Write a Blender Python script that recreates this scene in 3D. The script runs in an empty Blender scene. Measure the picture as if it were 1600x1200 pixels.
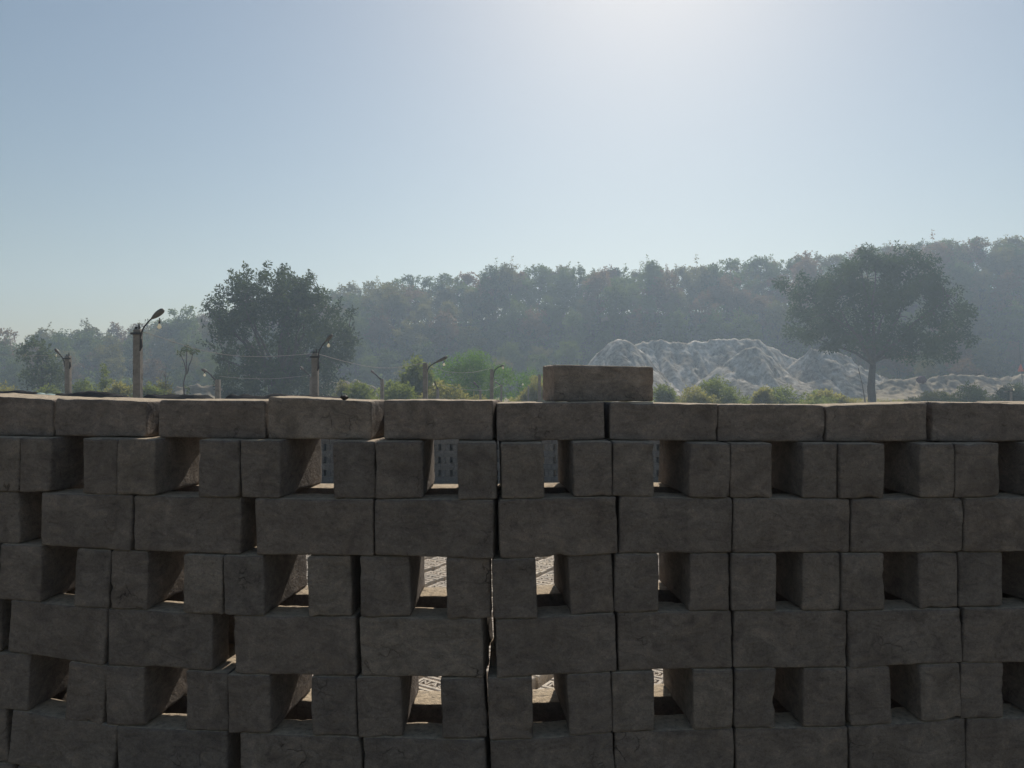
import bpy, math, random
import numpy as np
from mathutils import Vector, Matrix, noise

R = math.radians
random.seed(7)
rng = np.random.default_rng(11)
scene = bpy.context.scene
col = scene.collection

# ------------------------------------------------------------------ camera, sky, sun, exposure
EYE = 1.69            # eye height above the yard
F = 1200.0            # focal length in photo pixels (1600 px wide)
SUN_EL, SUN_AZ = 36.0, 10.5

cam = bpy.data.cameras.new('camera')
cam.sensor_width = 36.0
cam.lens = 27.0
cam.clip_start = 0.05
cam.clip_end = 3000
cam_o = bpy.data.objects.new('camera', cam)
cam_o.location = (0, 0, EYE)
cam_o.rotation_euler = (R(90), 0, 0)
col.objects.link(cam_o)
scene.camera = cam_o

world = bpy.data.worlds.new('World')
scene.world = world
world.use_nodes = True
wn = world.node_tree
wn.nodes.clear()
sky = wn.nodes.new('ShaderNodeTexSky')
sky.sky_type = 'NISHITA'
sky.sun_disc = False
sky.sun_elevation = R(SUN_EL)
sky.sun_rotation = R(SUN_AZ)
sky.altitude = 200
sky.air_density = 1.4
sky.dust_density = 0.9
sky.ozone_density = 1.4
bg = wn.nodes.new('ShaderNodeBackground')
bg.inputs['Strength'].default_value = 0.061
wo = wn.nodes.new('ShaderNodeOutputWorld')
wn.links.new(sky.outputs[0], bg.inputs['Color'])
wn.links.new(bg.outputs[0], wo.inputs['Surface'])

sl = bpy.data.lights.new('sun', 'SUN')
sl.energy = 5.0
sl.angle = R(0.53)
sl.color = (1.0, 0.92, 0.80)
sun_o = bpy.data.objects.new('sun', sl)
sdir = Vector((math.cos(R(SUN_EL)) * math.sin(R(SUN_AZ)), math.cos(R(SUN_EL)) * math.cos(R(SUN_AZ)), math.sin(R(SUN_EL))))
sun_o.rotation_euler = sdir.to_track_quat('Z', 'Y').to_euler()
sun_o.location = (8, 20, 30)
col.objects.link(sun_o)

scene.view_settings.view_transform = 'Standard'
scene.view_settings.look = 'None'
scene.view_settings.gamma = 1.0
scene.view_settings.exposure = 0.0
scene.view_settings.use_curve_mapping = False
scene.render.engine = 'CYCLES'
scene.cycles.use_denoising = True
scene.cycles.volume_bounces = 1
scene.cycles.max_bounces = 8
scene.cycles.transparent_max_bounces = 8

HAZE_DENSITY = 0.0020

# ------------------------------------------------------------------ helpers
def at(px, py, Y):
    """point of the place at depth Y that was measured at photo pixel (px, py)"""
    return Vector(((px - 800) / F * Y, Y, EYE - (py - 600) / F * Y))

def tag(o, label=None, cat=None, group=None, kind=None):
    if label: o['label'] = label
    if cat: o['category'] = cat
    if group: o['group'] = group
    if kind: o['kind'] = kind
    return o

def empty(name, loc, rz=0.0):
    o = bpy.data.objects.new(name, None)
    o.empty_display_size = 0.1
    o.location = loc
    o.rotation_euler = (0, 0, rz)
    col.objects.link(o)
    return o

def make_mesh(name, verts, faces, mats, smooth=False, midx=None):
    me = bpy.data.meshes.new(name)
    verts = np.asarray(verts, dtype=np.float32)
    if isinstance(faces, np.ndarray) and faces.ndim == 2:
        n, k = faces.shape
        me.vertices.add(len(verts))
        me.vertices.foreach_set('co', verts.ravel())
        me.loops.add(n * k)
        me.loops.foreach_set('vertex_index', faces.astype(np.int32).ravel())
        me.polygons.add(n)
        me.polygons.foreach_set('loop_start', np.arange(0, n * k, k, dtype=np.int32))
        me.update(calc_edges=True)
    else:
        me.from_pydata([tuple(v) for v in verts.tolist()], [], [list(f) for f in faces])
    if not isinstance(mats, (list, tuple)): mats = [mats]
    for m in mats: me.materials.append(m)
    if midx is not None: me.polygons.foreach_set('material_index', np.asarray(midx, dtype=np.int32))
    if smooth: me.polygons.foreach_set('use_smooth', np.ones(len(me.polygons), dtype=bool))
    me.update()
    return me

def obj(name, me, parent=None, loc=(0, 0, 0), rot=(0, 0, 0)):
    o = bpy.data.objects.new(name, me)
    col.objects.link(o)
    o.location = loc
    o.rotation_euler = rot
    if parent is not None: o.parent = parent
    return o

class MB:
    """collects plain shapes into one mesh"""
    def __init__(s): s.v, s.f = [], []
    def add(s, v, f):
        b = len(s.v)
        s.v += [tuple(p) for p in v]
        s.f += [[i + b for i in q] for q in f]
        return s
    def box(s, c, h, m=None):
        v = [Vector((x * h[0], y * h[1], z * h[2])) for x in (-1, 1) for y in (-1, 1) for z in (-1, 1)]
        v = [(m @ p if m else p) + Vector(c) for p in v]
        return s.add(v, [(0, 1, 3, 2), (4, 6, 7, 5), (0, 4, 5, 1), (2, 3, 7, 6), (0, 2, 6, 4), (1, 5, 7, 3)])
    def tube(s, pts, rad, n=8, cap=True):
        pts = [Vector(p) for p in pts]
        if not hasattr(rad, '__len__'): rad = [rad] * len(pts)
        v, f = [], []
        up = Vector((0.13, 0.31, 0.94))
        for i, p in enumerate(pts):
            t = (pts[min(i + 1, len(pts) - 1)] - pts[max(i - 1, 0)]).normalized()
            a = t.cross(up)
            if a.length < 1e-3: a = t.cross(Vector((1, 0, 0)))
            a.normalize(); b = t.cross(a)
            for k in range(n):
                w = 2 * math.pi * k / n
                v.append(p + (a * math.cos(w) + b * math.sin(w)) * rad[i])
        for i in range(len(pts) - 1):
            for k in range(n):
                k2 = (k + 1) % n
                f.append((i * n + k, i * n + k2, (i + 1) * n + k2, (i + 1) * n + k))
        if cap:
            f.append(tuple(range(n - 1, -1, -1)))
            f.append(tuple((len(pts) - 1) * n + k for k in range(n)))
        return s.add(v, f)
    def build(s, name, mat, parent=None, smooth=False, loc=(0, 0, 0), rot=(0, 0, 0)):
        return obj(name, make_mesh(name, s.v, s.f, mat, smooth), parent, loc, rot)

# ------------------------------------------------------------------ materials
def newmat(name):
    m = bpy.data.materials.new(name)
    m.use_nodes = True
    nt = m.node_tree
    nt.nodes.clear()
    out = nt.nodes.new('ShaderNodeOutputMaterial')
    return m, nt, out

def N(nt, t, **kw):
    n = nt.nodes.new(t)
    for k, v in kw.items():
        if k in n.inputs: n.inputs[k].default_value = v
        else: setattr(n, k, v)
    return n

def ramp(nt, fac, stops):
    r = nt.nodes.new('ShaderNodeValToRGB')
    el = r.color_ramp.elements
    while len(el) < len(stops): el.new(0.5)
    for e, (p, c) in zip(el, stops):
        e.position = p
        e.color = (*c, 1) if len(c) == 3 else c
    nt.links.new(fac, r.inputs['Fac'])
    return r

def clay_material(name, dark, mid, light, crack=True, fine=1.0):
    m, nt, out = newmat(name)
    L = nt.links.new
    tc = N(nt, 'ShaderNodeTexCoord')
    oi = N(nt, 'ShaderNodeObjectInfo')
    mul = N(nt, 'ShaderNodeVectorMath', operation='SCALE')
    comb = N(nt, 'ShaderNodeCombineXYZ')
    for i in range(3): L(oi.outputs['Random'], comb.inputs[i])
    L(comb.outputs[0], mul.inputs[0]); mul.inputs['Scale'].default_value = 57.0
    add = N(nt, 'ShaderNodeVectorMath', operation='ADD')
    L(tc.outputs['Object'], add.inputs[0]); L(mul.outputs[0], add.inputs[1])
    P = add.outputs[0]
    # clay mottling, dragged streaks, grit
    n1 = N(nt, 'ShaderNodeTexNoise', Scale=16.0, Detail=5.0, Roughness=0.62, Distortion=0.8); L(P, n1.inputs['Vector'])
    mp = N(nt, 'ShaderNodeMapping'); mp.inputs['Scale'].default_value = (11, 11, 22); mp.inputs['Rotation'].default_value = (0.25, 0.3, 0.1)
    L(P, mp.inputs['Vector'])
    n2 = N(nt, 'ShaderNodeTexNoise', Scale=1.6, Detail=6.0, Roughness=0.65, Distortion=2.2); L(mp.outputs[0], n2.inputs['Vector'])
    n3 = N(nt, 'ShaderNodeTexNoise', Scale=420.0 * fine, Detail=3.0, Roughness=0.7); L(P, n3.inputs['Vector'])
    n4 = N(nt, 'ShaderNodeTexNoise', Scale=70.0, Detail=4.0, Roughness=0.6); L(P, n4.inputs['Vector'])
    c1 = ramp(nt, n1.outputs['Fac'], [(0.28, dark), (0.52, mid), (0.78, light)])
    c2 = ramp(nt, n2.outputs['Fac'], [(0.3, (0.74, 0.74, 0.75)), (0.5, (1, 1, 1)), (0.72, (1.22, 1.18, 1.12))])
    mx = N(nt, 'ShaderNodeMix', data_type='RGBA', blend_type='MULTIPLY'); mx.inputs[0].default_value = 1.0
    L(c1.outputs[0], mx.inputs[6]); L(c2.outputs[0], mx.inputs[7])
    c3 = ramp(nt, n3.outputs['Fac'], [(0.3, (0.78, 0.78, 0.78)), (0.55, (1, 1, 1)), (0.75, (1.2, 1.18, 1.15))])
    n6 = N(nt, 'ShaderNodeTexNoise', Scale=150.0, Detail=6.0, Roughness=0.78, Distortion=0.4); L(P, n6.inputs['Vector'])
    c6 = ramp(nt, n6.outputs['Fac'], [(0.30, (0.48, 0.47, 0.46)), (0.44, (0.95, 0.95, 0.95)), (0.56, (1.0, 1.0, 1.0)), (0.72, (1.5, 1.46, 1.40))])
    m6 = N(nt, 'ShaderNodeMix', data_type='RGBA', blend_type='MULTIPLY'); m6.inputs[0].default_value = 1.0
    L(c3.outputs[0], m6.inputs[6]); L(c6.outputs[0], m6.inputs[7])
    mx2 = N(nt, 'ShaderNodeMix', data_type='RGBA', blend_type='MULTIPLY'); mx2.inputs[0].default_value = 0.9
    L(mx.outputs[2], mx2.inputs[6]); L(m6.outputs[2], mx2.inputs[7])
    # brick to brick tone
    rr = ramp(nt, oi.outputs['Random'], [(0.0, (0.84, 0.85, 0.87)), (0.35, (1.0, 0.97, 0.95)), (0.7, (0.94, 0.93, 0.93)), (1.0, (1.16, 1.14, 1.10))])
    mx3 = N(nt, 'ShaderNodeMix', data_type='RGBA', blend_type='MULTIPLY'); mx3.inputs[0].default_value = 1.0
    oc = N(nt, 'ShaderNodeMix', data_type='RGBA', blend_type='MULTIPLY'); oc.inputs[0].default_value = 1.0
    L(rr.outputs[0], oc.inputs[6]); L(oi.outputs['Color'], oc.inputs[7])
    L(mx2.outputs[2], mx3.inputs[6]); L(oc.outputs[2], mx3.inputs[7])
    bs = N(nt, 'ShaderNodeBsdfPrincipled', Roughness=0.95)
    bs.inputs['Specular IOR Level'].default_value = 0.15
    colour = mx3.outputs[2]
    # height: grit + lumps + streaks + cracks
    def madd(a, k, b=None):
        q = N(nt, 'ShaderNodeMath', operation='MULTIPLY_ADD'); q.inputs[1].default_value = k
        L(a, q.inputs[0])
        if b is None: q.inputs[2].default_value = 0
        else: L(b, q.inputs[2])
        return q.outputs[0]
    h = madd(n3.outputs['Fac'], 0.0016)
    h = madd(n4.outputs['Fac'], 0.0042, h)
    h = madd(n2.outputs['Fac'], 0.0048, h)
    n5 = N(nt, 'ShaderNodeTexNoise', Scale=170.0, Detail=3.0, Roughness=0.6); L(P, n5.inputs['Vector'])
    h = madd(n5.outputs['Fac'], 0.0030, h)
    if crack:
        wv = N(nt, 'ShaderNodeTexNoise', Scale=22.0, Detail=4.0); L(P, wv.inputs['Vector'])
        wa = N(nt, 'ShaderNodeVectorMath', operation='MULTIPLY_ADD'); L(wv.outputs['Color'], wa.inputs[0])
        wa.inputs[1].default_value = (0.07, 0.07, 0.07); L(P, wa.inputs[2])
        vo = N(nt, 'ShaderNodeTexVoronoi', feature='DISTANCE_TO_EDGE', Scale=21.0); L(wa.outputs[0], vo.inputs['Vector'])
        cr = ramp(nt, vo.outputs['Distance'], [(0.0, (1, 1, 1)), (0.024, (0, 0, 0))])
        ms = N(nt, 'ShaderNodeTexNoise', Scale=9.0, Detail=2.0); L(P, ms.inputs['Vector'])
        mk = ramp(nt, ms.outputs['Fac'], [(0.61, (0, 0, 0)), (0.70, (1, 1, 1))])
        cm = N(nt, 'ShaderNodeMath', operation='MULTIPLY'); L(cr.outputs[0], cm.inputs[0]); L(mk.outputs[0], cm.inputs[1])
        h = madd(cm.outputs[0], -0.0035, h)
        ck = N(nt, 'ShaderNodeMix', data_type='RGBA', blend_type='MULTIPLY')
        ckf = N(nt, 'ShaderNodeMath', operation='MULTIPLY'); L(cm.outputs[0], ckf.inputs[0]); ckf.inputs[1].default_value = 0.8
        L(ckf.outputs[0], ck.inputs[0]); L(colour, ck.inputs[6]); ck.inputs[7].default_value = (0.22, 0.21, 0.20, 1)  # cracks darkened: dirt plus their depth shadow painted into the colour
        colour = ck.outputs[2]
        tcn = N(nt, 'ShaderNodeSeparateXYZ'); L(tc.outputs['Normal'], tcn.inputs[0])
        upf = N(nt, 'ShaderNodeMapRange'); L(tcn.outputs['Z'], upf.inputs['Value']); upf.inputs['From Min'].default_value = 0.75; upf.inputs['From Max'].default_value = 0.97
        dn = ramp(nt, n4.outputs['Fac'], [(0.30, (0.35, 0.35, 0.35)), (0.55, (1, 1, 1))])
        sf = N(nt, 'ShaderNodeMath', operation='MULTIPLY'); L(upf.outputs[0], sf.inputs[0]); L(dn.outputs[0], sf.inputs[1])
        sd = N(nt, 'ShaderNodeMix', data_type='RGBA'); L(sf.outputs[0], sd.inputs[0]); L(colour, sd.inputs[6])  # sandy dust on upward faces, sunlit brightness also put into its colour
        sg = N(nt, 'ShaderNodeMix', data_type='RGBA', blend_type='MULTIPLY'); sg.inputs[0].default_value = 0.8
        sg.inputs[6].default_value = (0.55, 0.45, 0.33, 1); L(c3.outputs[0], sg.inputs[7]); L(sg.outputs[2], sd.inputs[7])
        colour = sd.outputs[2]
        # pits where straw and stones have dropped out
        pv = N(nt, 'ShaderNodeTexVoronoi', feature='F1', Scale=38.0); L(wa.outputs[0], pv.inputs['Vector'])
        pr = ramp(nt, pv.outputs['Distance'], [(0.0, (1, 1, 1)), (0.14, (0, 0, 0))])
        h = madd(pr.outputs[0], -0.0016, h)
    bp = N(nt, 'ShaderNodeBump', Strength=0.9, Distance=1.1); L(h, bp.inputs['Height'])
    L(colour, bs.inputs['Base Color']); L(bp.outputs[0], bs.inputs['Normal'])
    L(bs.outputs[0], out.inputs['Surface'])
    return m

def simple_mat(name, c, rough=0.8, spec=0.3, nscale=None, var=0.25, bump=0.0, metal=0.0):
    m, nt, out = newmat(name)
    L = nt.links.new
    bs = N(nt, 'ShaderNodeBsdfPrincipled', Roughness=rough, Metallic=metal)
    bs.inputs['Specular IOR Level'].default_value = spec
    bs.inputs['Base Color'].default_value = (*c, 1)
    if nscale:
        tc = N(nt, 'ShaderNodeTexCoord')
        n = N(nt, 'ShaderNodeTexNoise', Scale=nscale, Detail=6.0, Roughness=0.65, Distortion=0.5); L(tc.outputs['Object'], n.inputs['Vector'])
        r = ramp(nt, n.outputs['Fac'], [(0.25, tuple(x * (1 - var) for x in c)), (0.75, tuple(x * (1 + var) for x in c))])
        L(r.outputs[0], bs.inputs['Base Color'])
        if bump:
            b = N(nt, 'ShaderNodeBump', Strength=0.8, Distance=bump); L(n.outputs['Fac'], b.inputs['Height']); L(b.outputs[0], bs.inputs['Normal'])
    L(bs.outputs[0], out.inputs['Surface'])
    return m

def leaf_mat(name, a, b, trans=0.35):
    m, nt, out = newmat(name)
    L = nt.links.new
    ge = N(nt, 'ShaderNodeNewGeometry')
    oi = N(nt, 'ShaderNodeObjectInfo')
    tc = N(nt, 'ShaderNodeTexCoord')
    n = N(nt, 'ShaderNodeTexNoise', Scale=0.55, Detail=3.0); L(tc.outputs['Object'], n.inputs['Vector'])
    ad = N(nt, 'ShaderNodeMath', operation='MULTIPLY_ADD'); L(ge.outputs['Random Per Island'], ad.inputs[0]); ad.inputs[1].default_value = 0.45
    L(n.outputs['Fac'], ad.inputs[2])
    ad2 = N(nt, 'ShaderNodeMath', operation='MULTIPLY_ADD'); L(oi.outputs['Random'], ad2.inputs[0]); ad2.inputs[1].default_value = 0.75
    L(ad.outputs[0], ad2.inputs[2])
    r = ramp(nt, ad2.outputs[0], [(0.40, a), (1.0, b)])
    df = N(nt, 'ShaderNodeBsdfDiffuse'); L(r.outputs[0], df.inputs['Color'])
    tr = N(nt, 'ShaderNodeBsdfTranslucent')
    hs = N(nt, 'ShaderNodeHueSaturation', Saturation=1.15, Value=1.25); L(r.outputs[0], hs.inputs['Color']); L(hs.outputs[0], tr.inputs['Color'])
    mx = N(nt, 'ShaderNodeMixShader'); mx.inputs[0].default_value = trans
    L(df.outputs[0], mx.inputs[1]); L(tr.outputs[0], mx.inputs[2])
    L(mx.outputs[0], out.inputs['Surface'])
    return m

M = {}
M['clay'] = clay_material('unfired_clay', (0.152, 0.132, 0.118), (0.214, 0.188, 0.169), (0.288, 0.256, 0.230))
M['moulded'] = clay_material('moulded_clay', (0.58, 0.51, 0.42), (0.68, 0.60, 0.50), (0.76, 0.68, 0.58), crack=False)
M['bark'] = simple_mat('bark', (0.085, 0.068, 0.052), 0.95, 0.1, 6.0, 0.4, 0.03)
M['concrete'] = simple_mat('weathered_concrete', (0.235, 0.21, 0.185), 0.9, 0.2, 9.0, 0.35, 0.006)
M['iron'] = simple_mat('rusty_iron', (0.045, 0.040, 0.038), 0.7, 0.3, 30.0, 0.4)
M['shade'] = simple_mat('lamp_enamel', (0.12, 0.105, 0.085), 0.55, 0.4, 18.0, 0.4)
M['glass'] = simple_mat('bulb_glass', (0.72, 0.70, 0.62), 0.15, 0.6)
bm_, bnt, bout = newmat('bulb_glass')
bd = N(bnt, 'ShaderNodeBsdfDiffuse'); bd.inputs['Color'].default_value = (0.8, 0.78, 0.70, 1)
bt = N(bnt, 'ShaderNodeBsdfTranslucent'); bt.inputs['Color'].default_value = (0.9, 0.86, 0.74, 1)
bx_ = N(bnt, 'ShaderNodeMixShader'); bx_.inputs[0].default_value = 0.65
bnt.links.new(bd.outputs[0], bx_.inputs[1]); bnt.links.new(bt.outputs[0], bx_.inputs[2]); bnt.links.new(bx_.outputs[0], bout.inputs['Surface'])
M['glass'] = bm_
M['wire'] = simple_mat('wire_sleeve', (0.30, 0.28, 0.25), 0.7, 0.3)
M['leaf_neem'] = leaf_mat('neem_leaf', (0.020, 0.034, 0.015), (0.058, 0.084, 0.030))
M['leaf_broad'] = leaf_mat('broad_leaf', (0.032, 0.050, 0.024), (0.088, 0.112, 0.048))
M['leaf_green'] = leaf_mat('forest_leaf_green', (0.024, 0.040, 0.014), (0.115, 0.148, 0.046), 0.45)
M['leaf_brown'] = leaf_mat('forest_leaf_brown', (0.050, 0.038, 0.024), (0.185, 0.128, 0.070), 0.45)
M['leaf_olive'] = leaf_mat('forest_leaf_olive', (0.038, 0.042, 0.018), (0.160, 0.152, 0.058), 0.45)
M['leaf_acacia'] = leaf_mat('acacia_leaf', (0.055, 0.115, 0.024), (0.150, 0.245, 0.055), 0.55)
M['leaf_shrub'] = leaf_mat('shrub_leaf', (0.045, 0.070, 0.022), (0.165, 0.195, 0.058), 0.55)
M['leaf_dry'] = leaf_mat('dry_leaf', (0.085, 0.098, 0.030), (0.270, 0.255, 0.090), 0.55)
M['tarp_black'] = simple_mat('black_plastic', (0.022, 0.021, 0.022), 0.95, 0.08, 6.0, 0.5, 0.02)
M['tarp_green'] = simple_mat('faded_green_plastic', (0.26, 0.36, 0.33), 0.6, 0.4, 6.0, 0.3, 0.02)
M['flag'] = simple_mat('orange_cloth', (0.62, 0.12, 0.05), 0.8, 0.1, 5.0, 0.2)
M['bamboo'] = simple_mat('bamboo', (0.13, 0.10, 0.07), 0.8, 0.2, 8.0, 0.3)
M['red_cloth'] = simple_mat('maroon_cloth', (0.10, 0.05, 0.065), 0.9, 0.1, 5.0, 0.3)
M['skin'] = simple_mat('skin', (0.16, 0.09, 0.06), 0.6, 0.3)

def spoil_mat():
    m, nt, out = newmat('pale_spoil')
    L = nt.links.new
    tc = N(nt, 'ShaderNodeTexCoord')
    n = N(nt, 'ShaderNodeTexNoise', Scale=0.5, Detail=7.0, Roughness=0.6, Distortion=0.8); L(tc.outputs['Object'], n.inputs['Vector'])
    mp = N(nt, 'ShaderNodeMapping'); mp.inputs['Scale'].default_value = (1.6, 1.6, 0.25); L(tc.outputs['Object'], mp.inputs['Vector'])
    n2 = N(nt, 'ShaderNodeTexNoise', Scale=1.0, Detail=6.0, Roughness=0.7); L(mp.outputs[0], n2.inputs['Vector'])
    r = ramp(nt, n.outputs['Fac'], [(0.3, (0.20, 0.172, 0.135)), (0.5, (0.45, 0.41, 0.35)), (0.68, (0.66, 0.62, 0.56))])
    r2 = ramp(nt, n2.outputs['Fac'], [(0.40, (0.45, 0.43, 0.40)), (0.56, (1.1, 1.1, 1.1))])
    mx = N(nt, 'ShaderNodeMix', data_type='RGBA', blend_type='MULTIPLY'); mx.inputs[0].default_value = 0.8
    L(r.outputs[0], mx.inputs[6]); L(r2.outputs[0], mx.inputs[7])
    bs = N(nt, 'ShaderNodeBsdfDiffuse'); L(mx.outputs[2], bs.inputs['Color'])
    b = N(nt, 'ShaderNodeBump', Strength=0.6, Distance=0.25); L(n.outputs['Fac'], b.inputs['Height']); L(b.outputs[0], bs.inputs['Normal'])
    L(bs.outputs[0], out.inputs['Surface'])
    return m
M['spoil'] = spoil_mat()

def ground_mat():
    m, nt, out = newmat('dry_soil')
    L = nt.links.new
    tc = N(nt, 'ShaderNodeTexCoord')
    n = N(nt, 'ShaderNodeTexNoise', Scale=0.12, Detail=9.0, Roughness=0.68, Distortion=0.4); L(tc.outputs['Object'], n.inputs['Vector'])
    n2 = N(nt, 'ShaderNodeTexNoise', Scale=6.0, Detail=8.0, Roughness=0.7); L(tc.outputs['Object'], n2.inputs['Vector'])
    r = ramp(nt, n.outputs['Fac'], [(0.32, (0.19, 0.17, 0.095)), (0.48, (0.30, 0.25, 0.175)), (0.68, (0.42, 0.36, 0.27))])
    r2 = ramp(nt, n2.outputs['Fac'], [(0.3, (0.72, 0.72, 0.72)), (0.7, (1.12, 1.12, 1.12))])
    mx = N(nt, 'ShaderNodeMix', data_type='RGBA', blend_type='MULTIPLY'); mx.inputs[0].default_value = 0.9
    L(r.outputs[0], mx.inputs[6]); L(r2.outputs[0], mx.inputs[7])
    bs = N(nt, 'ShaderNodeBsdfDiffuse'); L(mx.outputs[2], bs.inputs['Color'])
    b = N(nt, 'ShaderNodeBump', Strength=0.7, Distance=0.03); L(n2.outputs['Fac'], b.inputs['Height']); L(b.outputs[0], bs.inputs['Normal'])
    L(bs.outputs[0], out.inputs['Surface'])
    return m
M['ground'] = ground_mat()
M['earth'] = simple_mat('tan_earth', (0.32, 0.27, 0.20), 1.0, 0.05, 1.3, 0.5, 0.12)
M['hill'] = simple_mat('leaf_littered_slope', (0.085, 0.072, 0.048), 1.0, 0.05, 0.3, 0.45, 0.3)

# ------------------------------------------------------------------ ground, hill, haze
def sheet(name, xs, ys, zf, mat):
    X, Y = np.meshgrid(xs, ys)
    Z = np.vectorize(zf)(X, Y)
    v = np.stack([X.ravel(), Y.ravel(), Z.ravel()], 1)
    nx, ny = len(xs), len(ys)
    i = np.arange(nx * ny).reshape(ny, nx)
    f = np.stack([i[:-1, :-1].ravel(), i[:-1, 1:].ravel(), i[1:, 1:].ravel(), i[1:, :-1].ravel()], 1)
    return obj(name, make_mesh(name, v, f, mat, True))

def ground_z(x, y):
    k = min(1, max(0, (y - 40) / 30))
    return -0.004 + k * (noise.noise(Vector((x * 0.09, y * 0.09, 3.0))) * 0.28 + noise.noise(Vector((x * 0.4, y * 0.4, 8.0))) * 0.10) if k > 0 else 0.0
gx = np.concatenate([np.linspace(-300, -80, 12), np.linspace(-75, 85, 90), np.linspace(90, 300, 12)])
gy = np.concatenate([np.linspace(-120, 30, 16), np.linspace(34, 110, 70), np.linspace(116, 300, 12)])
tag(sheet('ground', gx, gy, ground_z, M['ground']), kind='structure')

SKY_PX = [-300, 0, 60, 110, 200, 250, 300, 440, 540, 600, 700, 780, 840, 900, 1000, 1060, 1150, 1200, 1250, 1300, 1400, 1450, 1500, 1600, 1900]
SKY_PY = [566, 545, 528, 516, 508, 502, 488, 462, 448, 436, 428, 424, 414, 414, 412, 412, 406, 400, 400, 394, 378, 372, 376, 370, 366]
CREST = 132.0
def hill_h(x):
    px = 800 + F * x / CREST
    top = np.interp(px, SKY_PX, SKY_PY)
    return max(0.4, EYE + (600 - top) / F * CREST - 9.0)
def hill_z(x, y):
    t = min(1, max(0, (y - 98) / (CREST - 2 - 98)))
    t = t * t * (3 - 2 * t)
    h = hill_h(x)
    z = h * t - 0.6 * (1 - t) + noise.noise(Vector((x * 0.05, y * 0.05, 1.0))) * 0.9 * t + noise.noise(Vector((x * 0.16, y * 0.16, 4.0))) * 1.1 * t
    if y > CREST + 4: z -= (y - CREST - 4) * 0.05
    return z
hx = np.linspace(-190, 200, 100)
hy = np.concatenate([[96], np.linspace(98, 150, 28), np.linspace(158, 240, 6)])
tag(sheet('hill', hx, hy, hill_z, M['hill']), kind='structure')

hz = MB().box((0, 85, 21.0), (310, 225, 22.5))
hm, hnt, hout = newmat('haze_air')
pv = N(hnt, 'ShaderNodeVolumePrincipled')
pv.inputs['Color'].default_value = (0.63, 0.80, 1.0, 1)
pv.inputs['Density'].default_value = HAZE_DENSITY
pv.inputs['Anisotropy'].default_value = 0.38
hnt.links.new(pv.outputs[0], hout.inputs['Volume'])
tag(hz.build('haze', hm), 'thin blue smoky haze hanging over the whole yard', 'haze', kind='stuff')

# ------------------------------------------------------------------ bricks of the near stacks
def lattice(n):
    """surface of an n[0] x n[1] x n[2] grid: integer coords and quads"""
    idx, P, Fc = {}, [], []
    def g(i, j, k):
        key = (i, j, k)
        if key not in idx:
            idx[key] = len(P); P.append(key)
        return idx[key]
    a, b, c = n
    for i in range(a):
        for j in range(b):
            Fc.append((g(i, j, 0), g(i, j + 1, 0), g(i + 1, j + 1, 0), g(i + 1, j, 0)))
            Fc.append((g(i, j, c), g(i + 1, j, c), g(i + 1, j + 1, c), g(i, j + 1, c)))
    for i in range(a):
        for k in range(c):
            Fc.append((g(i, 0, k), g(i + 1, 0, k), g(i + 1, 0, k + 1), g(i, 0, k + 1)))
            Fc.append((g(i, b, k), g(i, b, k + 1), g(i + 1, b, k + 1), g(i + 1, b, k)))
    for j in range(b):
        for k in range(c):
            Fc.append((g(0, j, k), g(0, j, k + 1), g(0, j + 1, k + 1), g(0, j + 1, k)))
            Fc.append((g(a, j, k), g(a, j + 1, k), g(a, j + 1, k + 1), g(a, j, k + 1)))
    return np.array(P), np.array(Fc)

def axis_pts(L, step):
    e = [0, 0.0022, 0.005, 0.009]
    n = max(2, int(round((L - 0.018) / step)))
    mid = [0.009 + (L - 0.018) * i / n for i in range(1, n)]
    return np.array(e + mid + [L - x for x in e[::-1]]) - L / 2

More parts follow.
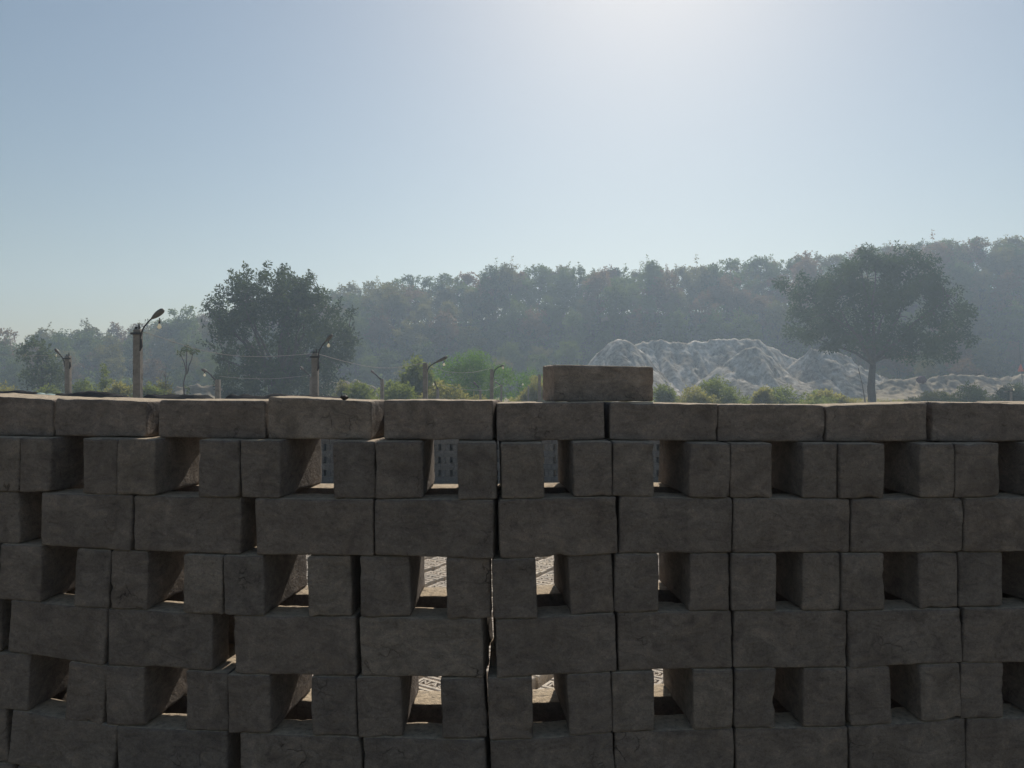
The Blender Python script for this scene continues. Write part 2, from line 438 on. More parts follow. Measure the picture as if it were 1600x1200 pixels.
_lat = {}
def brick_mesh(lx, ly, lz, seed, step=0.0115, coarse=False, chips=4, warp=1.0):
    """one hand-cut clay brick: rounded uneven edges, slightly bowed faces, knocked corners"""
    if coarse:
        ax = [np.array([0, 0.006, L / 2, L - 0.006, L]) - L / 2 for L in (lx, ly, lz)]
    else:
        ax = [axis_pts(L, step) for L in (lx, ly, lz)]
    n = tuple(len(a) - 1 for a in ax)
    if n not in _lat: _lat[n] = lattice(n)
    ijk, Fc = _lat[n]
    p = np.stack([ax[d][ijk[:, d]] for d in range(3)], 1)
    h = np.array([lx, ly, lz]) / 2
    o = Vector((seed * 3.71 % 97, seed * 7.13 % 89, seed * 1.37 % 83))
    if coarse:
        r = np.full(len(p), 0.005)
    else:
        r = np.array([0.0042 + 0.0036 * noise.noise(Vector(q) * 26 + o) + 0.0022 * noise.noise(Vector(q) * 95 + o) for q in p.tolist()])
        r = np.clip(r, 0.0016, 0.0105)
    q = np.clip(p, -(h - r[:, None]), h - r[:, None])
    d = p - q
    ln = np.linalg.norm(d, axis=1)
    ln[ln < 1e-9] = 1
    # scale so that points on a flat face keep their face
    m = np.max(np.abs(d), axis=1)
    p = q + d / ln[:, None] * np.where(m > 0, r, 0)[:, None]
    if not coarse:
        w = np.array([noise.noise_vector(Vector(a) * 11 + o) for a in p.tolist()]) * np.array([0.0017, 0.0017, 0.0009]) * warp
        w += np.array([noise.noise_vector(Vector(a) * 48 + o) for a in p.tolist()]) * np.array([0.0013, 0.0009, 0.0010])
        p = p + w
        rs = random.Random(seed)
        for _ in range(chips):
            s = [rs.choice((-1, 1)) for _ in range(3)]
            k = rs.randrange(3)
            c = np.array([s[i] * h[i] for i in range(3)])
            c[k] = rs.uniform(-1, 1) * h[k]
            rad = rs.uniform(0.006, 0.016)
            dd = np.linalg.norm(p - c, axis=1)
            f = np.clip(1 - dd / rad, 0, 1) ** 0.8
            inward = -np.array([0.0 if i == k else s[i] for i in range(3)]) / 1.414
            p = p + f[:, None] * inward * rad * rs.uniform(0.2, 0.42)
        # shallow thumb marks and drag dents on the faces
        for _ in range(4):
            ax_ = rs.randrange(3); sg = rs.choice((-1, 1))
            c = np.array([rs.uniform(-1, 1) * h[i] for i in range(3)]); c[ax_] = sg * h[ax_]
            rad = rs.uniform(0.012, 0.035)
            dd = np.linalg.norm(p - c, axis=1)
            f = np.clip(1 - (dd / rad) ** 2, 0, 1)
            p[:, ax_] -= sg * f * rs.uniform(0.0006, 0.0020)
    return p, Fc

A_L, A_R = R(7.5), R(3.2)
STACKS = {
    'L': dict(S=Vector(((773 - 800) / F * 1.45, 1.45)), u=Vector((math.cos(A_L), -math.sin(A_L))), n=Vector((math.sin(A_L), math.cos(A_L))), yaw=-A_L),
    'R': dict(S=Vector(((778 - 800) / F * 1.45, 1.45)), u=Vector((math.cos(A_R), math.sin(A_R))), n=Vector((-math.sin(A_R), math.cos(A_R))), yaw=A_R),
}
def hit(st, px, back=0.0):
    """ground-plan point where the sight line of column px meets the stack's front plane set back by `back`"""
    s = STACKS[st]
    d = Vector(((px - 800) / F, 1.0))
    S = s['S'] + s['n'] * back
    return d * (s['n'].dot(S) / s['n'].dot(d))

BND = {
    ('L', 1): [(0, 682), (380, 687), (770, 690)], ('R', 1): [(780, 692), (960, 689), (1145, 692), (1600, 692)],
    ('L', 2): [(0, 767), (200, 773), (400, 778), (770, 780)], ('R', 2): [(780, 780), (960, 775), (1145, 778), (1330, 779), (1600, 776)],
    ('L', 3): [(0, 848), (140, 857), (290, 865), (480, 868), (590, 868), (770, 873)], ('R', 3): [(780, 873), (960, 865), (1600, 862)],
    ('L', 4): [(15, 936), (165, 950), (365, 961), (563, 964), (770, 968)], ('R', 4): [(778, 968), (960, 957), (1150, 954), (1325, 954), (1502, 949), (1600, 947)],
    ('L', 5): [(15, 1018), (165, 1040), (345, 1050), (365, 1053), (563, 1057), (760, 1060)], ('R', 5): [(775, 1059), (960, 1049), (1145, 1044), (1325, 1043), (1502, 1034), (1600, 1035)],
    ('L', 6): [(0, 1105), (160, 1133), (350, 1143), (560, 1151), (770, 1156)], ('R', 6): [(775, 1157), (960, 1144), (1145, 1138), (1325, 1135), (1502, 1122), (1600, 1120)],
    ('L', 7): [(0, 1190), (160, 1222), (560, 1243), (770, 1252)], ('R', 7): [(775, 1253), (960, 1238), (1325, 1225), (1600, 1208)],
}
def bnd_z(st, k, px):
    b = BND[(st, k)]
    py = np.interp(px, [q[0] for q in b], [q[1] for q in b])
    return EYE - (py - 600) / F * hit(st, px).y

# front faces measured in the photograph: (left px, right px); top course also (top y at each end)
ROWS = {
    ('L', 1): [(-95, 82, 613, 623), (84, 228, 621, 626), (247, 413, 624, 625), (419, 580, 619, 626), (599, 769, 624, 625)],
    ('R', 1): [(777, 945, 629, 627), (954, 1121, 628, 631), (1123, 1289, 631, 632), (1291, 1449, 633, 628), (1458, 1640, 627, 631)],
    ('L', 2): [(-22, 33), (33, 80), (131, 184), (185, 243), (312, 374), (376, 437), (521, 586), (588, 660), (715, 777)],
    ('R', 2): [(783, 850), (896, 957), (958, 1022), (1078, 1141), (1142, 1208), (1255, 1310), (1311, 1381), (1436, 1491), (1492, 1561), (1610, 1672)],
    ('L', 3): [(-130, 30), (65, 206), (208, 375), (400, 583), (586, 771)],
    ('R', 3): [(780, 964), (968, 1145), (1146, 1328), (1331, 1505), (1507, 1690)],
    ('L', 4): [(-60, -1), (1, 66), (119, 172), (173, 230), (288, 349), (351, 413), (481, 548), (563, 640), (698, 767)],
    ('R', 4): [(770, 838), (890, 958), (961, 1030), (1078, 1140), (1143, 1213), (1254, 1313), (1315, 1381), (1436, 1497), (1499, 1568), (1620, 1680)],
    ('L', 5): [(-150, 0), (15, 165), (167, 330), (365, 556), (562, 754)],
    ('R', 5): [(776, 963), (966, 1144), (1147, 1324), (1326, 1502), (1505, 1690)],
    ('L', 6): [(-18, 45), (105, 164), (165, 225), (290, 356), (358, 423), (488, 557), (559, 627), (690, 759)],
    ('R', 6): [(763, 832), (888, 956), (957, 1022), (1083, 1145), (1148, 1212), (1255, 1322), (1326, 1392), (1437, 1500), (1501, 1568), (1615, 1680)],
    ('L', 7): [(-160, 10), (15, 180), (182, 355), (376, 565), (568, 759)],
    ('R', 7): [(768, 960), (961, 1147), (1150, 1325), (1328, 1508), (1510, 1700)],
}
ORD = ['', 'first', 'second', 'third', 'fourth', 'fifth', 'sixth', 'seventh', 'eighth', 'ninth', 'tenth']
COURSE = {1: 'the top course', 2: 'second course', 3: 'third course', 4: 'fourth course', 5: 'fifth course', 6: 'sixth course', 7: 'seventh course'}
SIDE = {'L': 'stack under the lamp posts', 'R': 'stack carrying the lone brick'}
seed_ctr = [100]

def place_brick(p0, p1, z0a, z0b, z1a, z1b, depth, yaw=None, name='mud_brick', dirn=None, out=0.0, **kw):
    """box whose front face runs from plan point p0 to p1, from bottoms z0 to tops z1, reaching `depth` back"""
    e = p1 - p0
    L = e.length
    u = e.normalized()
    nrm = Vector((-u.y, u.x))
    if dirn is not None:
        nrm = dirn.normalized()
        uu = Vector((nrm.y, -nrm.x))
        L = L * uu.dot(u)
        u = uu
    mid = (p0 + p1) / 2 + nrm * (depth / 2 - out)
    tilt = math.atan2((z0b - z0a), L)
    hz_ = ((z1a + z1b) - (z0a + z0b)) / 2 - 0.0012
    seed_ctr[0] += 1
    v, f = brick_mesh(L, depth, hz_, seed_ctr[0], **kw)
    top_tilt = math.atan2((z1b - z1a), L)
    sh = math.tan(top_tilt - tilt)
    v = v.copy()
    k = np.clip(v[:, 2] / hz_ + 0.5, 0, 1)
    v[:, 2] += k * v[:, 0] * sh
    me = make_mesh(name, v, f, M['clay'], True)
    o = obj(name, me, None, (mid.x, mid.y, (z0a + z0b) / 2 + hz_ / 2), (0, 0, 0))
    rz = Matrix.Rotation(math.atan2(u.y, u.x), 4, 'Z')
    ry = Matrix.Rotation(-tilt, 4, 'Y')
    o.rotation_euler = (rz @ ry).to_euler()
    return o

G_FRONT = 'bricks of the two near drying stacks'
brick_count = 0
rest = MB()          # bricks of the same stacks that only carry the others, below and beyond the frame
def into_rest(o):
    me = o.data
    bpy.context.view_layer.update()
    mw = o.matrix_world
    rest.add([mw @ v.co for v in me.vertices], [list(p.vertices) for p in me.polygons])
    bpy.data.objects.remove(o); bpy.data.meshes.remove(me)

jit = random.Random(5)
for (st, row), bricks in ROWS.items():
    s = STACKS[st]
    nb = len(bricks)
    for i, b in enumerate(bricks):
        from_seam = nb - i if st == 'L' else i + 1
        px0, px1 = b[0], b[1]
        if row == 1:
            SB = 0.032
            p0, p1 = hit(st, px0, SB), hit(st, px1, SB)
            zt0 = EYE - (b[2] - 600) / F * p0.y
            zt1 = EYE - (b[3] - 600) / F * p1.y
            zb0, zb1 = bnd_z(st, 1, px0), bnd_z(st, 1, px1)
            o = place_brick(p0, p1, zb0, zb1, zt0, zt1, 0.103, warp=1.2)
            o.color = (1.22, 1.19, 1.17, 1)
            tag(o, f'flat-laid brick in {COURSE[1]}, {ORD[from_seam]} from the seam, {SIDE[st]}', 'brick', G_FRONT)
            # rear leaf of the top course
            q0, q1 = p0 + s['n'] * 0.108 + s['u'] * jit.uniform(-.012, .004), p1 + s['n'] * 0.108 + s['u'] * jit.uniform(-.006, .01)
            if from_seam == 1:
                if st == 'L': q1 -= s['u'] * 0.035
                else: q0 += s['u'] * 0.008
            dz = jit.uniform(-0.006, 0.0)
            o = place_brick(q0, q1, zb0, zb1, zt0 + dz - .001, zt1 + dz - .001, 0.098)
            tag(o, f'flat-laid rear brick behind {COURSE[1]}, {ORD[from_seam]} from the seam, {SIDE[st]}', 'brick', G_FRONT)
            continue
        p0, p1 = hit(st, px0), hit(st, px1)
        za0, za1 = bnd_z(st, row, px0), bnd_z(st, row, px1)
        zt0, zt1 = bnd_z(st, row - 1, px0), bnd_z(st, row - 1, px1)
        if row % 2 == 0:
            c = (px0 + px1) / 2
            if st == 'L': vp = np.interp(c, [60, 400, 560, 640, 770], [930, 930, 840, 795, 775])
            else: vp = np.interp(c, [790, 890, 1600], [800, 712, 725])
            vp += jit.uniform(-12, 12)
            dirn = Vector(((vp - 800) / F, 1.0))
            o = place_brick(p0, p1, za0, za1, zt0, zt1, 0.228, dirn=dirn, out=jit.uniform(-.003, .004))
            tag(o, f'end-on brick in {COURSE[row]}, {ORD[from_seam]} from the seam, {SIDE[st]}', 'brick', G_FRONT)
        else:
            o = place_brick(p0, p1, za0, za1, zt0, zt1, 0.074, out=jit.uniform(-.003, .003))
            tag(o, f'side-on brick in {COURSE[row]}, {ORD[from_seam]} from the seam, {SIDE[st]}', 'brick', G_FRONT)
            q0, q1 = p0 + s['n'] * 0.158, p1 + s['n'] * 0.158
            if from_seam == 1:                      # the two stacks lean together behind the seam
                y0 = q1.y if st == 'L' else q0.y
                if st == 'L': q1 = q0 + s['u'] * ((((761 - 800) / F * y0) - q0.x) / s['u'].x)
                else: q0 = q1 - s['u'] * ((q1.x - (772 - 800) / F * y0) / s['u'].x)
            ob = place_brick(q0, q1, za0, za1, zt0, zt1, 0.074)
            if from_seam <= 4:
                tag(ob, f'rear side-on brick behind {COURSE[row]}, {ORD[from_seam]} from the seam, {SIDE[st]}', 'brick', G_FRONT)
            else:
                into_rest(ob)

# lower courses down to the ground and the ends beyond the frame, as one object
for st in 'LR':
    s = STACKS[st]
    zb = {}
    for k in range(8, 15):
        f = (k - 7) / 7.0
        for lr, d0, d1 in (('f', 0.0, 0.074), ('b', 0.158, 0.228)):
            if k % 2 == 0 and lr == 'b': continue
            L = 0.233
            for j in range(10 if k % 2 else 17):
                if k % 2:
                    w = L if st == 'R' else 0.225
                    a = 0.006 + j * (w + 0.003)
                    wd = w - 0.004
                else:
                    a = 0.004 + (j // 2) * 0.231 + (0.076 if j % 2 else 0.0)
                    wd = 0.073
                if st == 'L': a = -a - wd
                P0 = s['S'] + s['u'] * a + s['n'] * d0
                pxm = 770 if st == 'L' else 780
                # each course keeps the slope of the seventh
                def zz(P, f):
                    px = 800 + F * (P - s['n'] * d0).x / (P - s['n'] * d0).y
                    return bnd_z(st, 7, px) * (1 - f)
                P1 = P0 + s['u'] * wd
                f0, f1 = (k - 7) / 7.0, (k - 8) / 7.0
                o = place_brick(P0, P1, zz(P0, f0), zz(P1, f0), zz(P0, f1), zz(P1, f1), (d1 - d0) if k % 2 else 0.228, coarse=True)
                into_rest(o)
# the same seven courses carried on past both sides of the frame
for st in 'LR':
    s = STACKS[st]
    for row in range(1, 8):
        b = ROWS[(st, row)]
        pxe = b[0][0] if st == 'L' else b[-1][1]
        a = abs((hit(st, pxe) - s['S']).dot(s['u'])) + 0.006
        zb_, zt_ = bnd_z(st, row, pxe), (bnd_z(st, row - 1, pxe) if row > 1 else bnd_z(st, 1, pxe) + 0.078)
        j = 0
        while a < 2.3:
            if row % 2 == 0:
                wd, st_ = 0.076, (0.079 if j % 2 == 0 else 0.152)
                leaves = ((0.0, 0.228),)
            else:
                wd, st_ = 0.229, 0.235
                leaves = ((0.032, 0.103), (0.140, 0.098)) if row == 1 else ((0.0, 0.074), (0.158, 0.074))
            for back, dep in leaves:
                A0 = (a if st == 'R' else -a - wd)
                P0 = s['S'] + s['u'] * A0 + s['n'] * back
                into_rest(place_brick(P0, P0 + s['u'] * wd, zb_, zb_, zt_, zt_, dep, coarse=True))
            a += st_; j += 1
ro = obj('brick_stack_lower_courses', make_mesh('brick_stack_lower_courses', rest.v, rest.f, M['clay'], True))
tag(ro, 'lower courses and far ends of the two grey mud brick stacks', 'bricks', kind='stuff')

# the lone brick on top, a little turned
pz = EYE - (629 - 600) / F * 1.485
p0 = Vector(((862 - 800) / F * 1.575, 1.575)); p1 = Vector(((1026 - 800) / F * 1.575, 1.575 + 0.004))
o = place_brick(p0, p1, pz + .0005, pz - .0005, EYE - (569 - 600) / F * 1.575, EYE - (571.5 - 600) / F * 1.575, 0.105, dirn=Vector((-0.17, 1.0)), chips=8)
o.color = (1.42, 1.37, 1.32, 1)
tag(o, 'single loose brown brick lying alone on top of the stack', 'brick')

# a crumb of dark clay on the fourth brick of the top course
cl_p = at(538, 620.5, 1.53)
cm_ = MB()
cv, cf = brick_mesh(0.016, 0.012, 0.006, 901, coarse=True)
cv = cv + np.array([noise.noise_vector(Vector(a) * 160) for a in cv.tolist()]) * 0.002
o = obj('clay_crumb', make_mesh('clay_crumb', cv, cf, M['iron'], True), None, (cl_p.x, cl_p.y, cl_p.z + 0.001))
tag(o, 'small dark crumb of clay lying on a top course brick', 'crumb')

# ------------------------------------------------------------------ moulded bricks drying flat on the ground behind
def moulded_mesh():
    b = MB()
    lx, ly, lz = 0.114, 0.05, 0.07
    fx, fy, fd = 0.092, 0.028, 0.014         # the frog
    v = []
    def ring(x, y, z): return [(-x, -y, z), (x, -y, z), (x, y, z), (-x, y, z)]
    e = 0.004
    v += ring(lx, ly, 0) + ring(lx, ly, lz - e) + ring(lx - e, ly - e, lz) + ring(fx, fy, lz) + ring(fx - 0.005, fy - 0.005, lz - fd)
    f = [(3, 2, 1, 0)]
    for a in range(4):
        for k in range(4):
            f.append((a * 4 + k, a * 4 + (k + 1) % 4, a * 4 + 4 + (k + 1) % 4, a * 4 + 4 + k))
    f.append((16, 17, 18, 19))
    b.add(v, f)
    zt = lz - fd / 2 + 0.003
    hh = fd / 2 - 0.002
    def bar(x0, y0, x1, y1, w=0.005):
        d = Vector((x1 - x0, y1 - y0, 0)); L = d.length
        m = Matrix.Rotation(math.atan2(d.y, d.x), 3, 'Z')
        b.box(((x0 + x1) / 2, (y0 + y1) / 2, zt), (L / 2 + w * 0.6, w, hh), m)
    s = 0.0195
    # N  A  O
    x = -0.058
    bar(x - .018, -s, x - .018, s); bar(x - .018, s, x + .018, -s); bar(x + .018, -s, x + .018, s)
    x = 0.0
    bar(x - .02, -s, x, s); bar(x, s, x + .02, -s)
    bar(x - .010, -.006, x + .010, -.006, 0.004)
    x = 0.058
    pts = [(x + .019 * math.cos(a), .020 * math.sin(a)) for a in [i * math.pi / 4 for i in range(9)]]
    for (a0, b0), (a1, b1) in zip(pts[:-1], pts[1:]): bar(a0, b0, a1, b1)
    return b
mb = moulded_mesh()
mould_me = make_mesh('moulded_brick', mb.v, mb.f, M['moulded'])
FA = -R(32.5)
fu = Vector((math.cos(FA), math.sin(FA))); fv = Vector((-math.sin(FA), math.cos(FA)))
WINDOWS = [(478, 500, 1040, 1100), (640, 708, 860, 935), (640, 700, 1040, 1095), (826, 882, 860, 935), (826, 888, 1035, 1095), (1012, 1040, 1035, 1090), (750, 785, 780, 1140)]
stuff = MB()
fr = random.Random(3)
base = Vector((-0.6, 5.6))
for iu in range(-14, 20):
    for iv in range(-40, 56):
        c = base + fu * (iu * 0.298 + 0.05) + fv * (iv * 0.1135)
        if not (-2.9 < c.x < 3.6 and 2.75 < c.y < 10.4): continue
        c = c + fu * fr.uniform(-.014, .014) + fv * fr.uniform(-.004, .004)
        ang = FA + fr.uniform(-0.035, 0.035)
        px = 800 + F * c.x / c.y; py = 600 + F * (EYE - .07) / c.y
        mx_ = 0.12 * F / c.y
        seen = any(a - mx_ < px < b_ + mx_ and t - 14 < py < d + 14 for a, b_, t, d in WINDOWS)
        if seen:
            o = obj('moulded_brick', mould_me, None, (c.x, c.y, 0.001), (0, 0, ang))
            tag(o, 'pale freshly moulded brick with raised letters drying flat on the ground behind the stacks', 'brick', 'moulded bricks drying flat on the ground')
        else:
            m = Matrix.Translation((c.x, c.y, 0.001)) @ Matrix.Rotation(ang, 4, 'Z')
            stuff.add([m @ Vector(q) for q in mb.v], mb.f)
so = obj('moulded_bricks', make_mesh('moulded_bricks', stuff.v, stuff.f, M['moulded']))
tag(so, 'field of pale moulded bricks drying flat on the yard floor', 'bricks', kind='stuff')

# ------------------------------------------------------------------ the far stack across the yard, and the sheets on it
FY = 13.1
fst = MB()
cv0, cf0 = brick_mesh(0.233, 0.074, 0.109, 301, coarse=True)
ch0, chf = brick_mesh(0.073, 0.228, 0.109, 302, coarse=True)
me_s = make_mesh('stacked_brick', cv0, cf0, M['clay'], True)
me_h = make_mesh('stacked_brick_end', ch0, chf, M['clay'], True)
far_r = random.Random(9)
for k in range(12):
    z = 0.055 + k * 0.11
    stretch = (k % 2 == 0)
    step = 0.236 if stretch else 0.098
    n = int(16.4 / step)
    for j in range(n):
        x = -9.6 + j * step + (0.06 if k % 4 == 0 else 0)
        if not stretch:
            if j % 2: x = -9.6 + (j - 1) * step + 0.0755
        px = 800 + F * x / FY
        vis = any(a - 12 < px < b_ + 12 for a, b_ in ((505, 524), (674, 718), (848, 876), (1020, 1036))) and z > 0.15
        y = FY + (0.037 if stretch else 0.114) + far_r.uniform(-.004, .004)
        if vis:
            o = obj('stacked_brick', me_s if stretch else me_h, None, (x, y, z), (0, 0, far_r.uniform(-.01, .01)))
            tag(o, 'grey brick in the shaded far stack seen through the upper gaps', 'brick', 'bricks of the far stack')
        else:
            vv = (cv0 if stretch else ch0) + np.array([x, y, z])
            fst.add(vv.tolist(), (cf0 if stretch else chf).tolist())
        if stretch:
            for q in ((0.154, 0.243) if True else ()):
                vv = cv0 + np.array([x, y + q, z])
                fst.add(vv.tolist(), cf0.tolist())
        elif j % 2 == 0:
            vv = cv0 * np.array([0.82, 1, 1]) + np.array([x + .06, y + 0.160, z])
            fst.add(vv.tolist(), cf0.tolist())
o = obj('far_brick_stack', make_mesh('far_brick_stack', fst.v, fst.f, M['clay'], True))
tag(o, 'rest of the long shaded brick stack across the yard', 'bricks', kind='stuff')

def tarp(px0, px1, tops, mat, label, seed, zbase=1.335, Y=FY):
    """a rumpled sheet thrown over loose bricks on the far stack; closed below"""
    x0, x1 = (px0 - 800) / F * Y, (px1 - 800) / F * Y
    nx, ny = max(20, int((x1 - x0) / 0.05)), 12
    v, f = [], []
    for i in range(nx + 1):
        x = x0 + (x1 - x0) * i / nx
        px = 800 + F * x / Y
        zt = EYE - (np.interp(px, [t[0] for t in tops], [t[1] for t in tops]) - 600) / F * Y
        for j in range(ny + 1):
            t = j / ny
            prof = math.sin(math.pi * t) ** 0.6
            endf = min(1, min(i, nx - i) / 3 + 0.15)
            z = zbase + (zt - zbase) * prof * endf
            z += prof * (0.05 * noise.noise(Vector((x * 3.1, t * 3, seed))) + 0.03 * noise.noise(Vector((x * 9, t * 6, seed + 4))))
            v.append((x, Y - 0.05 + t * 0.5 + 0.04 * noise.noise(Vector((x * 4, t * 4, seed + 9))), max(z, zbase - 0.01)))
    W = ny + 1
    for i in range(nx):
        for j in range(ny):
            f.append((i * W + j, (i + 1) * W + j, (i + 1) * W + j + 1, i * W + j + 1))
    b = len(v)
    rim = [i * W for i in range(nx + 1)] + [i * W + ny for i in range(nx, -1, -1)]
    f.append(tuple(rim[::-1]))
    o = obj('tarpaulin', make_mesh('tarpaulin', v, f, mat, True))
    tag(o, label, 'tarpaulin')
    return o
tarp(-60, 62, [(-60, 610), (20, 611), (45, 613), (62, 618)], M['tarp_black'], 'rumpled black plastic sheet on far stack beside the faded green one', 1)
tarp(42, 84, [(42, 616), (52, 613), (66, 616), (84, 620)], M['tarp_green'], 'faded green plastic sheet lying between black sheets', 2, Y=FY - 0.1)
tarp(72, 205, [(72, 613), (100, 614), (128, 611), (150, 615), (205, 619)], M['tarp_black'], 'humped black plastic sheet behind the tallest lamp post', 3)
tarp(212, 330, [(212, 616), (260, 618), (330, 618)], M['tarp_black'], 'low black plastic sheet just right of the tallest lamp post', 4)
tarp(340, 540, [(340, 619), (420, 617), (470, 617), (540, 621)], M['tarp_black'], 'long low black plastic sheet under the bushy tree', 5)

# ------------------------------------------------------------------ lamp posts and wires
def lamp_post(px, ytop, wpx, d, arm, head, bulb, label, cross=False, arm_y=None):
    X = (px - 800) / F * d
    ztop = EYE - (ytop - 600) / F * d
    w = wpx / F * d / 2
    root = empty('lamp_post', (X, d, 0))
    tag(root, label, 'lamp post', 'concrete lamp posts in the yard')
    p = MB()
    c = 0.2
    def oct_(h, z): return [(-h, -h * (1 - c), z), (-h * (1 - c), -h, z), (h * (1 - c), -h, z), (h, -h * (1 - c), z), (h, h * (1 - c), z), (h * (1 - c), h, z), (-h * (1 - c), h, z), (-h, h * (1 - c), z)]
    v = []
    zs = [-0.15, ztop * 0.33, ztop * 0.66, ztop - 0.02, ztop]
    lean = random.Random(px).uniform(-0.008, 0.008)
    for i, z in enumerate(zs):
        h = w * (1.08 - 0.10 * i / 4)
        if i == 4: h *= 0.8
        v += [(a + lean * (z - ztop), b, zz) for a, b, zz in oct_(h, z)]
    f = [tuple(range(7, -1, -1)), tuple(32 + k for k in range(8))]
    for i in range(4):
        for k in range(8): f.append((i * 8 + k, i * 8 + (k + 1) % 8, i * 8 + 8 + (k + 1) % 8, i * 8 + 8 + k))
    p.add(v, f).build('post', M['concrete'], root)
    sc = d / F
    def loc(qx, qy): return Vector(((qx - px) * sc, 0.0, EYE - (qy - 600) * sc))
    r = max(0.011, 0.9 * sc)
    if arm:
        pts = [loc(*a) for a in arm]
        for q in pts: q.y = -w * 0.6
        # smooth the bend
        sm = []
        for i in range(len(pts) - 1):
            for t in (0, .5): sm.append(pts[i].lerp(pts[i + 1], t))
        sm.append(pts[-1])
        sm2 = [sm[0]] + [(sm[i - 1] + sm[i] * 2 + sm[i + 1]) / 4 for i in range(1, len(sm) - 1)] + [sm[-1]]
        MB().tube(sm2, r, 8).build('lamp_arm', M['iron'], root, True)
    if head:
        a, b = loc(head[0], head[1]), loc(head[2], head[3])
        a.y = b.y = -w * 0.6
        rr = head[4] * sc / 2
        prof = [(-.06, .30), (0, .42), (.2, .72), (.45, .96), (.7, 1.0), (.9, .86), (1.0, .5), (1.02, .1)]
        MB().tube([a.lerp(b, t) for t, _ in prof], [rr * q for _, q in prof], 10).build('lamp_head', M['shade'], root, True)
    if bulb:
        c0 = loc(bulb[0], bulb[1]); c0.y = -w * 0.6
        br = bulb[2] * sc / 2
        prof = [(1.9, .3), (1.5, .34), (1.1, .45), (.6, .82), (.1, 1.0), (-.45, .88), (-.8, .5), (-.95, .1)]
        g = MB().tube([c0 + Vector((0, 0, br * t)) for t, _ in prof], [br * q for _, q in prof], 10).build('bulb', M['glass'], root, True)
        if len(bulb) > 3:
            t0 = loc(bulb[0], bulb[3]); t0.y = -w * 0.6
            MB().tube([c0 + Vector((0, 0, br * 1.7)), t0], 0.007, 6).build('cord', M['iron'], root)
            so_ = MB().tube([c0 + Vector((0, 0, br * 1.55)), c0 + Vector((0, 0, br * 2.7))], br * .42, 8).build('bulb_holder', M['iron'], root)
    if cross:
        zc = ztop - 0.075
        MB().box((0.01, -w - 0.012, zc), (w + 0.035, 0.014, 0.016)).build('crossbar', M['iron'], root)
        MB().tube([(w * .35, 0, ztop - .03), (w * .35, 0, ztop + 0.05), (w * .3, 0, ztop + .09)], [0.018, 0.014, 0.006], 8).build('insulator_pin', M['iron'], root)
        MB().tube([(-w * .5, 0, ztop - .02), (-w * .5, 0, ztop + 0.035)], [0.02, 0.022], 8).build('insulator_pin', M['iron'], root)
        MB().tube([(w + .012, -w * .7, zc - .08), (w + .02, -w * .8, zc - .2), (w - .005, -w * .8, zc - .27)], [.012, .022, .010], 7).build('clamp', M['iron'], root)
    return root

lamp_post(215.5, 514, 11, 12.0, [(219, 533), (221.5, 526), (224.5, 514), (232, 504), (241, 496)], (239.5, 497.5, 257, 484, 9.5), (250.5, 511, 6.5, 497), 'tallest concrete lamp post, with dark cobra lamp and bulb against the sky', True)
lamp_post(106.5, 556, 7.5, 20.0, [(102.5, 573), (102, 565), (97, 556), (93, 552)], (94, 553, 87, 545, 4.6), (89.5, 556, 2.6), 'lamp post near the small bushy tree, pale lamp tilted to the left', True)
lamp_post(340.5, 593, 7, 25.0, [(338, 594), (330, 586), (324, 580)], (325, 581, 316, 577, 5.0), (320.5, 586.5, 4, 580), 'short lamp post with a hooked pale lamp before the bushy tree')
lamp_post(492.5, 552, 9.5, 15.0, [(498, 568), (498, 555), (500, 546), (508, 535), (510, 533)], (509.5, 533.5, 520, 523, 6.0), (514, 540.5, 5, 532), 'thick lamp post in front of the bushy tree, lamp raised to the right', True)
lamp_post(487, 588, 5.5, 28.0, [(485, 588), (478, 581), (474, 577)], (475, 578, 469, 573, 4), (470.5, 576, 2.6), 'distant lamp post half hidden behind the thick lamp post')
lamp_post(597, 592, 5, 28.0, [(597, 594), (590, 588), (585, 583)], (586, 584, 580, 579, 3.6), None, 'slim lamp post with bulbless lamp beside the low round green shrub')
lamp_post(664.5, 567, 7, 20.0, [(667.5, 582), (668, 578), (672, 571), (684, 565)], (682, 566, 699, 557.5, 5.5), (694, 570, 4, 562), 'lamp post in front of the leafy shrub, long arm to the right')
lamp_post(684, 607, 4, 32.0, [(684, 608), (681, 602), (679, 596)], None, (677.5, 601, 3), 'very short lamp post behind the long-armed one')
lamp_post(750.5, 609, 3.6, 34.0, [(748, 606), (745, 602)], (745, 602, 740, 597, 3), None, 'far lamp post left of the curved-arm lamp post, pale lamp only')
lamp_post(768.5, 577, 5.5, 25.0, [(771, 590), (771, 584), (774, 577), (780, 573), (784, 572)], (782, 572, 788, 571, 3.2), (786, 575, 3.6), 'lamp post with thin curved arm before the green acacia')
lamp_post(783.5, 601, 3, 38.0, [(783, 603), (778, 599)], (778, 599, 773, 596.5, 2.4), None, 'thin far lamp post just right of the curved-arm one')
lamp_post(825.5, 603, 2.6, 42.0, None, None, (817, 601, 2.6), 'thinnest far lamp post with a bulb beside it')
lamp_post(843, 585, 4.2, 30.0, None, None, None, 'bare post next to the lone brick')
lamp_post(1580, 607, 2.6, 45.0, [(1580, 612), (1582, 610), (1574, 612)], (1574, 611.5, 1568, 612.5, 2.2), (1583.5, 609, 2.6), 'small far lamp post on the right below the orange flag')

